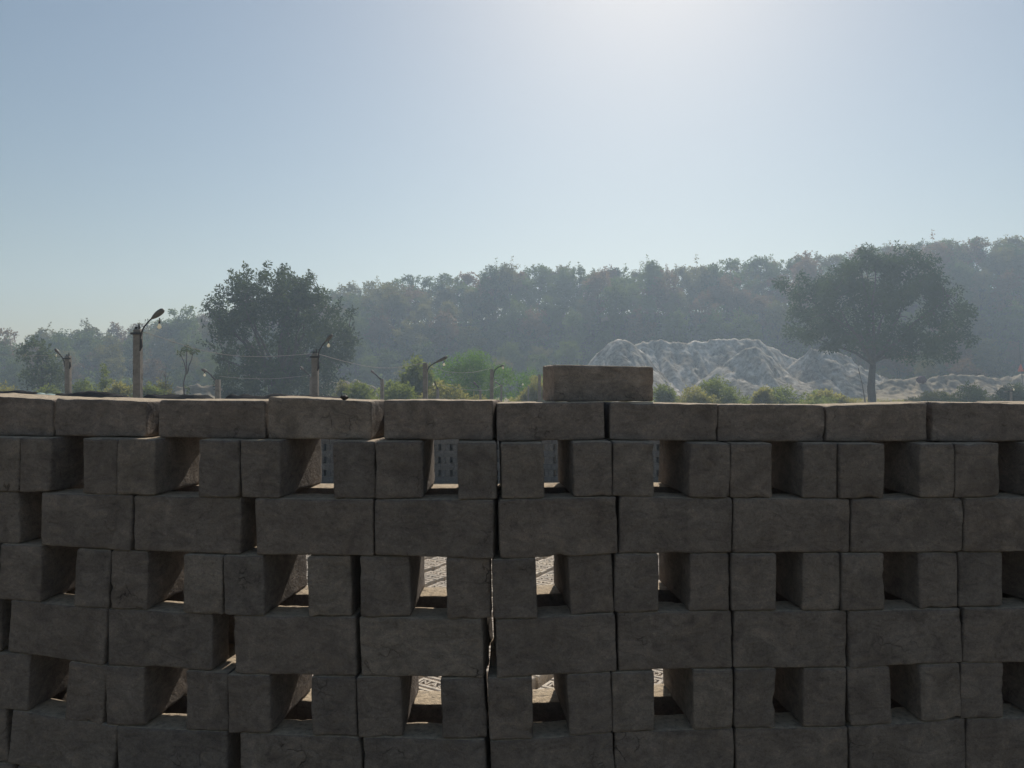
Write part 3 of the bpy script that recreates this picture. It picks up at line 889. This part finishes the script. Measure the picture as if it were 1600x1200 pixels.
def wire(pts, label, r=0.0052):
    P = [at(*q) for q in pts]
    sm = []
    for i in range(len(P) - 1):
        for k in range(6):
            t = k / 6
            p_1 = P[max(i - 1, 0)]; a = P[i]; b = P[i + 1]; c = P[min(i + 2, len(P) - 1)]
            sm.append(0.5 * ((2 * a) + (b - p_1) * t + (2 * p_1 - 5 * a + 4 * b - c) * t * t + (3 * a - p_1 - 3 * b + c) * t ** 3))
    sm.append(P[-1])
    o = MB().tube(sm, r, 6).build('overhead_wire', M['wire'], None, True)
    tag(o, label, 'wire')
wire([(222, 518, 12), (262, 531, 12.6), (310, 546, 13.2), (360, 555, 13.8), (400, 557, 14.1), (440, 556, 14.5), (489, 552.5, 15)], 'sagging wire between the tallest lamp post and the thick one')
wire([(497, 553, 15), (540, 565, 16.2), (578, 573, 17.4), (610, 575, 18.4), (640, 571, 19.2), (662, 567.5, 20)], 'sagging wire from the thick lamp post to the long-armed one')
wire([(343, 588, 25), (380, 591, 25.8), (420, 592, 26.6), (460, 589, 27.5), (486, 586, 28)], 'low wire crossing in front of the bushy tree', 0.006)
wire([(667, 570, 20), (700, 581, 21.6), (735, 582, 23.3), (766, 576, 25)], 'wire from the long-armed lamp post to the curved-arm one')
wire([(686, 601, 32), (715, 607, 32.6), (740, 609.5, 33.3), (765, 609, 35), (783, 601.5, 38)], 'lowest wire, in the dark foot of the green acacia', 0.008)
wire([(-40, 553, 19), (30, 555, 19.4), (104, 556, 20)], 'thin wire leaving the frame from the lamp post near the small tree', 0.005)

# ------------------------------------------------------------------ vegetation
def leaves_at(centers, radii, counts, lw, ll, rg, flat=0.75, droop=0.0):
    """leaf-shaped quads scattered through clumps"""
    cs = np.repeat(centers, counts, axis=0)
    rd = np.repeat(radii, counts)
    n = len(cs)
    d = rg.normal(size=(n, 3)); d /= np.linalg.norm(d, axis=1)[:, None]
    rr = rg.random(n) ** 0.45
    p = cs + d * (rr * rd)[:, None] * np.array([1, 1, flat])
    a = d * 0.9 + rg.normal(size=(n, 3)) * 0.9
    a[:, 2] -= droop
    a /= np.linalg.norm(a, axis=1)[:, None]
    b = np.cross(a, rg.normal(size=(n, 3))); b /= np.linalg.norm(b, axis=1)[:, None]
    c = np.cross(a, b)
    s = rg.uniform(0.65, 1.3, n)[:, None]
    v = np.empty((n, 4, 3))
    v[:, 0] = p
    v[:, 1] = p + (a * ll * 0.5 + b * lw * 0.5 + c * lw * 0.12) * s
    v[:, 2] = p + a * ll * s
    v[:, 3] = p + (a * ll * 0.5 - b * lw * 0.5 + c * lw * 0.12) * s
    f = np.arange(n * 4).reshape(n, 4)
    return v.reshape(-1, 3), f

def branch(mbd, a, b, r0, r1, rs, bend=0.12, n=6, sides=6):
    a, b = Vector(a), Vector(b)
    L = (b - a).length
    pts, rad = [], []
    o = Vector((rs.uniform(-1, 1), rs.uniform(-1, 1), rs.uniform(-.2, .8))) * L * bend
    for i in range(n + 1):
        t = i / n
        q = a.lerp(b, t) + o * math.sin(math.pi * t) + Vector((rs.uniform(-1, 1), rs.uniform(-1, 1), rs.uniform(-1, 1))) * L * 0.02
        pts.append(q); rad.append(r0 + (r1 - r0) * t)
    pts[0] = a; pts[-1] = b
    mbd.tube(pts, rad, sides)
    return pts

def tree_parts(seed, lobes, n_clumps, clump_r, per, lw, ll, trunk_h, trunk_r, shell=0.5, limbs=9, droop=0.0, flat=0.75, twigs=40, spikes=0, lean=(0, 0), bumps=0):
    """lobes: ellipsoids (cx,cy,cz,rx,ry,rz). returns trunk MB, leaf verts, leaf faces"""
    rs = random.Random(seed); rg = np.random.default_rng(seed)
    big = [l for l in lobes]
    for _ in range(bumps):                         # knobs of foliage that break the round outline
        l = rs.choice(big)
        d = Vector((rs.gauss(0, 1), rs.gauss(0, .7), rs.gauss(0.15, 1))).normalized()
        q = rs.uniform(0.9, 1.6)
        lobes = lobes + [(l[0] + d.x * l[3] * .97, l[1] + d.y * l[4] * .97, l[2] + d.z * l[5] * .97, q * 1.1, q * 1.1, q * .8)]
    vol = np.array([l[3] * l[4] * l[5] for l in lobes]); vol = vol / vol.sum()
    cen, rad = [], []
    while len(cen) < n_clumps:
        l = lobes[rg.choice(len(lobes), p=vol)]
        d = rg.normal(size=3); d /= np.linalg.norm(d)
        r = shell + (1 - shell) * rg.random()
        if rs.random() < 0.25: r = rg.random() ** 0.5
        p = np.array(l[:3]) + d * np.array(l[3:]) * r
        if p[2] < 0.25: continue
        cen.append(p); rad.append(clump_r * rg.uniform(0.6, 1.25))
    for _ in range(spikes):                        # shoots that stand out of the outline
        l = lobes[rg.choice(len(lobes), p=vol)]
        d = rg.normal(size=3); d[2] = abs(d[2]) * 1.2; d /= np.linalg.norm(d)
        for k in range(3):
            cen.append(np.array(l[:3]) + d * np.array(l[3:]) * (1.0 + 0.07 * k) + np.array([0, 0, 0.25 * k * clump_r]))
            rad.append(clump_r * (0.5 - 0.1 * k))
    cen, rad = np.array(cen), np.array(rad)
    counts = np.maximum(3, (per * (rad / clump_r) ** 2 * rg.uniform(0.6, 1.3, len(rad)))).astype(int)
    lv, lf = leaves_at(cen, rad, counts, lw, ll, rg, flat, droop)
    t = MB()
    top = Vector((lean[0], lean[1], trunk_h))
    tp = branch(t, (0, 0, -0.25), top, trunk_r, trunk_r * 0.72, rs, 0.03, 6, 10)
    ends = []
    order = rg.permutation(len(cen))
    for k in order[:limbs]:
        e = Vector(cen[k])
        m = top.lerp(e, 0.55) + Vector((rs.uniform(-.3, .3), rs.uniform(-.3, .3), rs.uniform(-.1, .6)))
        pts = branch(t, top - Vector((0, 0, rs.uniform(0, trunk_h * .12))), m, trunk_r * rs.uniform(.38, .6), trunk_r * .25, rs, 0.10, 5, 7)
        pts += branch(t, m, e, trunk_r * .25, trunk_r * .06, rs, 0.10, 5, 6)
        ends += pts[2:]
    if ends:
        E = np.array([tuple(q) for q in ends])
        for k in order[limbs:limbs + twigs]:
            j = np.argmin(np.linalg.norm(E - cen[k], axis=1))
            branch(t, E[j], cen[k], trunk_r * .10, trunk_r * .03, rs, 0.10, 3, 5)
    return t, lv, lf

def tree(name, loc, label, cat, leaf, group=None, **kw):
    size = kw.pop('size', 1.0)
    root = empty(name, loc)
    root.scale = (size,) * 3
    tag(root, label, cat, group)
    t, lv, lf = tree_parts(**kw)
    t.build('trunk', M['bark'], root, True)
    obj('crown', make_mesh('crown', lv, lf, leaf), root)
    return root

# the two big trees
nx_ = (1362 - 800) / F * 70
tree('neem_tree', (nx_, 70, ground_z(nx_, 70) - .05), 'large round-crowned dark green tree with bare trunk standing by the pale heaps', 'tree', M['leaf_neem'],
     size=0.98, seed=21, lobes=[(0.6, 0, 9.2, 5.8, 5.6, 4.6), (-4.6, 0, 8.6, 3.6, 4, 3.6), (5.2, .5, 7.4, 4.2, 4, 3.8), (-1.2, -.5, 12.0, 3.8, 3.4, 1.9), (3.2, 0, 11.6, 2.9, 3.2, 2.6), (-3.8, 0, 6.6, 2.8, 2.8, 1.9), (7.6, 0, 7.6, 1.7, 2, 1.1), (3.8, 0, 5.6, 3.4, 3, 1.4), (-6.3, 0, 9.9, 1.8, 2, 1.5)],
     n_clumps=360, clump_r=0.72, per=125, lw=0.12, ll=0.32, trunk_h=3.9, trunk_r=0.38, shell=0.82, bumps=16, limbs=14, droop=0.45, flat=0.85, twigs=110, lean=(0.15, 0), spikes=10)
lx_ = (438 - 800) / F * 57
tree('bushy_tree', (lx_, 57, ground_z(lx_, 57) - .05), 'broad bushy grey-green tree with leaves down to the ground, behind the lamp posts', 'tree', M['leaf_broad'],
     size=0.95, seed=35, lobes=[(0, 0, 4.6, 5.3, 4.6, 4.3), (0, -1, 1.9, 5.0, 4.4, 1.8), (-.7, 0, 7.6, 4.2, 3.6, 2.9), (-3.6, 0, 7.2, 1.9, 2, 2.0), (2.9, 0, 5.6, 3.1, 3, 2.6), (-1.0, 0, 9.6, 2.3, 2, 1.5), (1.6, 0, 8.9, 2.0, 2, 1.3)],
     n_clumps=340, clump_r=0.54, per=105, lw=0.115, ll=0.26, trunk_h=1.5, trunk_r=0.36, shell=0.74, limbs=18, droop=-0.1, flat=1.0, twigs=150, spikes=130, bumps=6)
sx_ = (66 - 800) / F * 58
tree('small_tree', (sx_, 58, ground_z(sx_, 58) - .05), 'small rounded tree beside the lamp post with the left-tilted lamp', 'tree', M['leaf_broad'],
     seed=41, lobes=[(-.2, 0, 3.2, 1.6, 1.5, 1.7), (.7, 0, 2.2, 1.5, 1.3, 1.4), (-.5, 0, 4.2, .9, .9, .8)], n_clumps=70, clump_r=0.42, per=45, lw=0.13, ll=0.26, trunk_h=1.1, trunk_r=0.11, limbs=8, twigs=25, spikes=5)

# forest on the hillside: ten kinds of tree, every tree its own object
variants = []
vr = random.Random(77)
for k in range(10):
    H = vr.uniform(7.6, 9.8)
    W = vr.uniform(1.8, 2.6)
    lob = [(0, 0, H * .62, W, W, H * .36)]
    for q in range(4):
        a = vr.uniform(0, 6.28)
        lob.append((math.cos(a) * W * .6, math.sin(a) * W * .6, H * vr.uniform(.34, .86), W * .62, W * .62, H * .14))
    t, lv, lf = tree_parts(seed=200 + k, lobes=lob, n_clumps=84, clump_r=0.50, per=52, lw=0.16, ll=0.29, trunk_h=H * .34, trunk_r=0.13, shell=0.6, limbs=7, twigs=16, spikes=3, flat=0.8)
    tm = make_mesh('trunk', t.v, t.f, M['bark'], True)
    cms = [make_mesh('crown', lv, lf, M[m]) for m in ('leaf_green', 'leaf_olive', 'leaf_brown')]
    variants.append((H, tm, cms))
KIND_LABEL = ['dull green tree of the hazy forest on the slope', 'olive tree of the hazy forest on the slope', 'brownish half-bare tree of the hazy forest on the slope']
sparse = []
for k in range(6):
    H = vr.uniform(6.8, 8.2); W = vr.uniform(1.15, 1.75)
    lob = [(0, 0, H * .70, W * .8, W * .8, H * .26)]
    for q in range(5):
        a = vr.uniform(0, 6.28); lob.append((math.cos(a) * W * .8, math.sin(a) * W * .8, H * vr.uniform(.5, .92), W * .5, W * .5, H * .09))
    t, lv, lf = tree_parts(seed=300 + k, lobes=lob, n_clumps=40, clump_r=0.44, per=46, lw=0.16, ll=0.30, trunk_h=H * .42, trunk_r=0.12, shell=0.6, limbs=12, twigs=18, spikes=6, flat=0.8)
    sparse.append((H, make_mesh('trunk', t.v, t.f, M['bark'], True), [make_mesh('crown', lv, lf, M[m]) for m in ('leaf_green', 'leaf_olive', 'leaf_brown')]))
fr2 = random.Random(123)
def forest_tree(x, y, s=1.0, kind=None, z=None):
    H, tm, cms = fr2.choice(sparse if y > 127.5 else variants)
    k = kind if kind is not None else fr2.choices((0, 1, 2), (0.40, 0.36, 0.24))[0]
    gz = hill_z(x, y) if z is None else z
    if 119 < y < 127.5: gz -= 1.3                  # these stand in the dip below the crest, crowns low
    sc = s * fr2.uniform(0.80, 1.16)
    if y > 127.5 and z is None:                    # crest trees reach the even top edge of the wood
        top = EYE + (600 - np.interp(800 + F * x / y, SKY_PX, SKY_PY)) / F * y + fr2.uniform(-.7, .55)
        sc = max(0.7, (top - gz) / H)
    root = empty('forest_tree', (x, y, gz - .1), fr2.uniform(0, 6.28))
    root.scale = (sc * fr2.uniform(.92, 1.12), sc * fr2.uniform(.92, 1.12), sc)
    tag(root, KIND_LABEL[k], 'tree', 'forest trees on the hillside: ' + ('green', 'olive', 'brownish')[k])
    obj('trunk', tm, root); obj('crown', cms[k], root)
count_f = 0
for (Y, step, s) in ((98, 54, 0.66), (104, 53, 0.78), (111, 50, .88), (117, 46, .98), (123, 36, 1.04), (126, 40, 1.0), (131, 21, 1.0)):
    px = -70 + fr2.uniform(0, 20)
    while px < 1680:
        y = Y + fr2.uniform(-2.4, 2.4)
        x = (px - 800) / F * y
        ss = s
        if Y < 108 and 890 < px < 1340: pass
        else:
            forest_tree(x, y, ss)
            count_f += 1
        px += step * fr2.uniform(0.72, 1.28)
# undergrowth that fills the slope between the trunks
ug = np.random.default_rng(17)
uc, ur = [], []
for _ in range(3000):
    y = ug.uniform(97, 137); x = (ug.uniform(-90, 1700) - 800) / F * y
    h = ug.uniform(.4, 2.6) + (ug.uniform(0, 1) ** 2) * 2.6 * (y > 122)
    uc.append((x, y, hill_z(x, y) + h)); ur.append(ug.uniform(.6, 1.4))
uv, uf = leaves_at(np.array(uc), np.array(ur), np.full(len(uc), 34), .30, .50, ug, .8)
o = obj('undergrowth', make_mesh('undergrowth', uv, uf, M['leaf_green']))
tag(o, 'dark undergrowth and saplings filling the wooded slope', 'undergrowth', kind='stuff')
# one emergent on the skyline to the right
ex = (1560 - 800) / F * 133
forest_tree(ex, 133, 1.12, 0, hill_z(ex, 133) + .6)
print('forest trees', count_f)

# shrubs
def shrub(px, ytop, wpx, d, leaf, label, seed, dense=1.0, name='shrub', lw=0.06, ll=0.17, cl=0.27, group=None, fall=.55, lo=.62):
    X = (px - 800) / F * d
    top = EYE - (ytop - 600) / F * d
    w = wpx / F * d / 2
    rs = random.Random(seed)
    g = ground_z(X, d)
    H = top - g
    peak = rs.uniform(-.35, .35)
    lob = [(peak * w, 0, H * .48, w * .5, w * .5, H * .5)]
    for q in range(7):
        a = -1 + q / 3 + rs.uniform(-.12, .12)
        hh = H * (1 - fall * abs(a - peak) ** 1.4) * rs.uniform(lo, .98)
        lob.append((a * w * .82, rs.uniform(-.4, .4) * w, hh * .48, w * rs.uniform(.20, .34), w * .34, hh * .52))
    nn = int(40 + 44 * w * H * dense)
    return tree(name, (X, d, g - .03), label, 'shrub', leaf, group, seed=seed, lobes=lob, n_clumps=min(nn, 420), clump_r=cl, per=42, lw=lw, ll=ll, trunk_h=H * .16, trunk_r=0.05, shell=0.6, limbs=8, twigs=30, droop=-.35, spikes=int(10 + w * 9))

shrub(752, 549, 196, 50, M['leaf_acacia'], 'bright green umbrella-shaped acacia behind the lamp posts', 51, 1.5, 'acacia', 0.05, 0.20, 0.36, fall=.22, lo=.84)
shrub(826, 590, 80, 45, M['leaf_dry'], 'yellow-green shrub spreading to the lone brick in front of the acacia', 52, 1.2)
shrub(640, 560, 100, 46, M['leaf_shrub'], 'open leafy grey-green shrub behind the long-armed lamp post', 54, .7, lw=.10, ll=.20, fall=.3, lo=.7)
shrub(572, 598, 84, 42, M['leaf_shrub'], 'low round green shrub behind the slim bulbless lamp post', 55)
shrub(530, 598, 40, 46, M['leaf_dry'], 'wispy pale shrub next to the bushy tree', 56, .7)
shrub(1046, 602, 60, 48, M['leaf_shrub'], 'round shrub just right of the lone brick', 57, .55, fall=.3, lo=.3)
shrub(1118, 590, 104, 48, M['leaf_shrub'], 'taller twiggy shrub in front of the pale heaps', 58, .55, fall=.3, lo=.3)
shrub(1232, 604, 130, 50, M['leaf_shrub'], 'low tufted shrub at the foot of the heap left of the round-crowned tree', 59, .55, fall=.3, lo=.3)
shrub(1197, 606, 46, 48, M['leaf_dry'], 'smallest yellowish shrub at the foot of the pale heap', 60, .55, fall=.3, lo=.3)
shrub(1515, 601, 84, 54, M['leaf_shrub'], 'soft round shrub before the low bank on the right', 61, .55, fall=.3, lo=.3)
shrub(1572, 598, 70, 56, M['leaf_broad'], 'dark shrub behind the small far lamp post', 62)
shrub(188, 597, 74, 44, M['leaf_dry'], 'yellow-green shrub left of the tallest lamp post', 63)
shrub(252, 596, 66, 44, M['leaf_dry'], 'rounded yellow-green shrub right of the tallest lamp post', 64)
shrub(132, 596, 66, 48, M['leaf_shrub'], 'pale leafy shrub right of the left-tilted lamp', 65)
shrub(20, 603, 66, 46, M['leaf_dry'], 'low yellowish shrub at the frame edge behind the black sheet', 66, fall=.3, lo=.4)
shrub(84, 603, 60, 50, M['leaf_shrub'], 'low shrub under the small rounded tree', 67, fall=.3, lo=.4)
shrub(360, 603, 50, 50, M['leaf_broad'], 'dark low shrub beside the short hooked lamp post', 68)
shrub(706, 597, 130, 41, M['leaf_dry'], 'long low sunlit scrub along the foot of the acacia', 73, fall=.3)
shrub(612, 600, 90, 40, M['leaf_shrub'], 'low green scrub around the slim bulbless lamp post', 74)
shrub(1085, 605, 70, 46, M['leaf_dry'], 'low dry scrub filling the gap between the two green shrubs', 75, .55, fall=.3, lo=.3)
shrub(1290, 611, 90, 52, M['leaf_dry'], 'thin dry scrub left of the trunk of the round-crowned tree', 76, fall=.3, lo=.4)
shrub(1455, 612, 90, 56, M['leaf_dry'], 'thin dry scrub under the maroon bundle', 77, fall=.3, lo=.4)
shrub(225, 603, 80, 42, M['leaf_shrub'], 'low green scrub right at the foot of the tallest lamp post', 78, fall=.3, lo=.4)
# slim columnar plant
X = (163 - 800) / F * 46
tree('columnar_shrub', (X, 46, -.03), 'slim upright leafy column beyond the yellow shrubs', 'shrub', M['leaf_shrub'], seed=71,
     lobes=[(0, 0, 1.7, .22, .22, 1.35)], n_clumps=34, clump_r=.17, per=26, lw=.07, ll=.15, trunk_h=.6, trunk_r=.03, limbs=3, twigs=6)
# papaya with bare stems
X = (291 - 800) / F * 40
rootp = empty('papaya_plant', (X, 40, 0)); tag(rootp, 'thin papaya with bare stems and small leafy heads', 'plant')
ps = MB(); rsp = random.Random(4)
tops_p = [at(292, 545, 40), at(282, 552, 40), at(304, 549, 40)]
heads = []
for i, tpt in enumerate(tops_p):
    q = tpt - Vector((X, 40, 0))
    st_ = Vector((0, 0, 0)) if i == 0 else Vector((0.03, 0, 2.2))
    branch(ps, st_, q, .05 if i == 0 else .03, .018, rsp, .03, 6, 7); heads.append(q)
ps.build('stem', M['bark'], rootp, True)
hl, hf = leaves_at(np.array([tuple(h) for h in heads] + [(0.02, 0, 1.45), (.06, 0, 1.2)]), np.array([.22, .15, .2, .10, .09]), np.array([60, 24, 45, 14, 12]), .08, .17, np.random.default_rng(5), .7)
obj('crown', make_mesh('crown', hl, hf, M['leaf_broad']), rootp)
# dry stalk
X = (258 - 800) / F * 38
rootd = empty('dry_stalk', (X, 38, 0)); tag(rootd, 'dry twiggy weed stalk in front of the rounded yellow-green shrub', 'plant')
ds = MB()
branch(ds, (0, 0, 0), (0.05, 0, 2.6), .022, .006, rsp, .03, 6, 5)
for k in range(9):
    z0 = rsp.uniform(.8, 2.3); branch(ds, (0.03, 0, z0), (rsp.uniform(-.45, .45), rsp.uniform(-.2, .2), z0 + rsp.uniform(.25, .7)), .009, .004, rsp, .08, 3, 4)
ds.build('stem', M['bamboo'], rootd)

# tufts of dry grass over the far yard
tg = np.random.default_rng(8)
tv, tf = [], []
for _ in range(5200):
    y = tg.uniform(34, 92); x = (tg.uniform(-60, 1680) - 800) / F * y
    if noise.noise(Vector((x * .12, y * .12, 5))) < -0.05: continue
    g = ground_z(x, y); hgt = tg.uniform(.12, .42)
    for k in range(4):
        a = tg.uniform(0, 6.28); dx, dy = math.cos(a) * hgt * .5, math.sin(a) * hgt * .5
        b = len(tv); ox, oy = tg.normal(0, .12), tg.normal(0, .12)
        tv += [(x + ox - .02, y + oy, g - .01), (x + ox + .02, y + oy, g - .01), (x + ox + dx, y + oy + dy, g + hgt)]
        tf.append((b, b + 1, b + 2))
o = obj('grass', make_mesh('grass', np.array(tv), np.array(tf), M['leaf_dry']))
tag(o, 'dry yellowish grass tufts over the far yard', 'grass', kind='stuff')

# ------------------------------------------------------------------ pale spoil heaps
def heap(name, d, cols, label, depth, seed, rough=0.5, gully=0.5, front=0.55, mat='spoil'):
    """a heap with the crest line `cols` (photo px, py) at depth d; slopes run down towards and away from the camera"""
    px = [c[0] for c in cols]; py = [c[1] for c in cols]
    x0, x1 = (px[0] - 800) / F * d, (px[-1] - 800) / F * d
    cx = (x0 + x1) / 2
    nx, ny = max(30, int((x1 - x0) / 0.15)), 70
    v = []
    for i in range(nx + 1):
        x = x0 + (x1 - x0) * i / nx
        for j in range(ny + 1):
            t = j / ny * 2 - 1
            wob = noise.noise(Vector((x * .25, seed, t * 1.5))) * 1.6 * min(1, abs(t) * 2)
            y = d + t * depth * (front if t < 0 else 1 - front) * 2
            sx = 800 + F * (x + wob * 0.4) / d
            h = EYE - (np.interp(sx, px, py) - 600) / F * d
            prof = max(0.0, 1 - abs(t)) ** 0.9
            z = h * prof
            rg_ = abs(noise.noise(Vector((x * .55 + seed, t * 0.7, seed))))
            z -= gully * (0.35 - rg_) * prof * (1 - prof ** 3) * 2.2 * min(1, h / 3)
            z += rough * prof * (noise.noise(Vector((x * .9, y * .9, seed + 2))) * .40 + noise.noise(Vector((x * 2.1, y * 2.1, seed + 5))) * .30 + noise.noise(Vector((x * 5, y * 5, seed + 6))) * .14)
            # rain gullies running down the slope, and slumped clods
            rl = 1 - abs(noise.noise(Vector((x * .62 + 0.5 * noise.noise(Vector((x * .8, t * 5, seed))), t * 1.1, seed + 13)))) * 2
            rl2 = 1 - abs(noise.noise(Vector((x * 2.9, t * 2.5, seed + 17)))) * 2
            z -= prof * (1 - prof ** 4) * min(1, h / 2.5) * (1.0 * max(0, rl) ** 3 + 0.28 * max(0, rl2) ** 3)
            if abs(t) >= .999 or i in (0, nx): z = -0.4
            v.append((x - cx, y - d, z))
    W = ny + 1
    idx = np.arange((nx + 1) * W).reshape(nx + 1, W)
    f = np.stack([idx[:-1, :-1].ravel(), idx[1:, :-1].ravel(), idx[1:, 1:].ravel(), idx[:-1, 1:].ravel()], 1)
    o = obj(name, make_mesh(name, np.array(v), f, M[mat], True), None, (cx, d, 0))
    tag(o, label, 'heap')
    return o
heap('spoil_heap', 88, [(880, 618), (905, 585), (925, 560), (950, 536), (966, 528), (985, 535), (1010, 556), (1040, 590), (1062, 618)], 'pointed pale heap above the lone brick', 9, 1.3)
heap('spoil_heap', 96, [(960, 600), (985, 540), (1005, 534), (1040, 533), (1070, 535), (1120, 531), (1160, 529), (1185, 531), (1205, 541), (1225, 555), (1250, 562), (1290, 600)], 'long flat-topped pale heap between the pointed heaps', 10, 4.1, 0.6, 0.9)
heap('spoil_heap', 86, [(1060, 620), (1085, 600), (1130, 570), (1165, 543), (1180, 541), (1205, 560), (1240, 588), (1275, 618)], 'ridged pale heap standing out from the flat-topped one', 8, 7.7, 0.5, 0.6)
heap('spoil_heap', 90, [(1200, 618), (1225, 580), (1248, 562), (1266, 548), (1285, 546), (1310, 549), (1335, 566), (1352, 578), (1385, 590), (1440, 604), (1490, 620)], 'rough double-humped heap behind the trunk of the round-crowned tree', 8, 11.2, 0.9, 0.6)
heap('earth_bank', 84, [(1330, 620), (1390, 594), (1420, 590), (1440, 592), (1460, 589), (1500, 587), (1540, 588), (1560, 591), (1600, 585), (1680, 586), (1730, 620)], 'low pale earth bank running to the frame edge on the right', 6, 15.4, 0.7, 0.3, mat='earth')
heap('earth_bank', 62, [(262, 622), (275, 606), (300, 602), (330, 603), (350, 608), (365, 622)], 'low rubble bank left of the short hooked lamp post', 3, 18.8, 0.7, 0.3, mat='earth')
heap('earth_bank', 66, [(480, 622), (500, 606), (515, 598), (545, 594), (568, 598), (590, 610), (600, 622)], 'pale earth bank between the bushy tree and the low green shrub', 3, 22.1, 0.7, 0.3, mat='earth')

# ------------------------------------------------------------------ flag on a pole, stick by the trunk, bundle on the bank
fb = at(1595, 592, 80)
root = empty('flag_pole', (fb.x, fb.y, 0.5)); tag(root, 'thin leaning pole flying an orange flag at the frame edge', 'flag')
MB().tube([(0.3, 0, 0), (0.12, 0, 2.0), (-.22, 0, EYE - (531 - 600) / F * 80 - .5)], [.05, .04, .025], 7).build('pole', M['bamboo'], root)
z0 = EYE - (568 - 600) / F * 80 - .5
fl = MB()
fv_, ff_ = [], []
for i in range(7):
    t = i / 6
    for j in range(5):
        s_ = j / 4
        fv_.append((-.02 - .28 * t * (1 - s_ * .4) + .55 * s_ * t, .12 * math.sin(s_ * 6 + t * 3) * t, z0 - 0.85 * t + .05 * s_))
for i in range(6):
    for j in range(4): ff_.append((i * 5 + j, i * 5 + j + 1, i * 5 + j + 6, i * 5 + j + 5))
fo = fl.add(fv_, ff_).build('flag', M['flag'], root, True)
md = fo.modifiers.new('cloth_thickness', 'SOLIDIFY'); md.thickness = 0.015
sb = at(1352, 628, 69); stp = at(1341, 575, 69)
o = MB().tube([(sb.x, 69, 0), tuple((Vector((sb.x, 69, 0)) + Vector((stp.x, 69, stp.z))) / 2 + Vector((.06, 0, 0))), (stp.x, 69, stp.z)], [.06, .045, .03], 7).build('leaning_stick', M['bamboo'], None)
tag(o, 'thin stick leaning beside the trunk of the round-crowned tree', 'stick')
bp_ = at(1440, 597, 82)
bv, bf = brick_mesh(1.0, .8, .8, 777, step=.12, chips=0)
bn_ = bv / np.linalg.norm(bv / np.array([.5, .4, .4]), axis=1)[:, None]
bv = bn_ + np.array([noise.noise_vector(Vector(a) * 3.5) for a in bn_.tolist()]) * .13
o = obj('cloth_bundle', make_mesh('cloth_bundle', bv, bf, M['red_cloth'], True), None, (bp_.x, bp_.y, bp_.z + .25))
tag(o, 'dim maroon bundle resting on the pale earth bank', 'bundle')
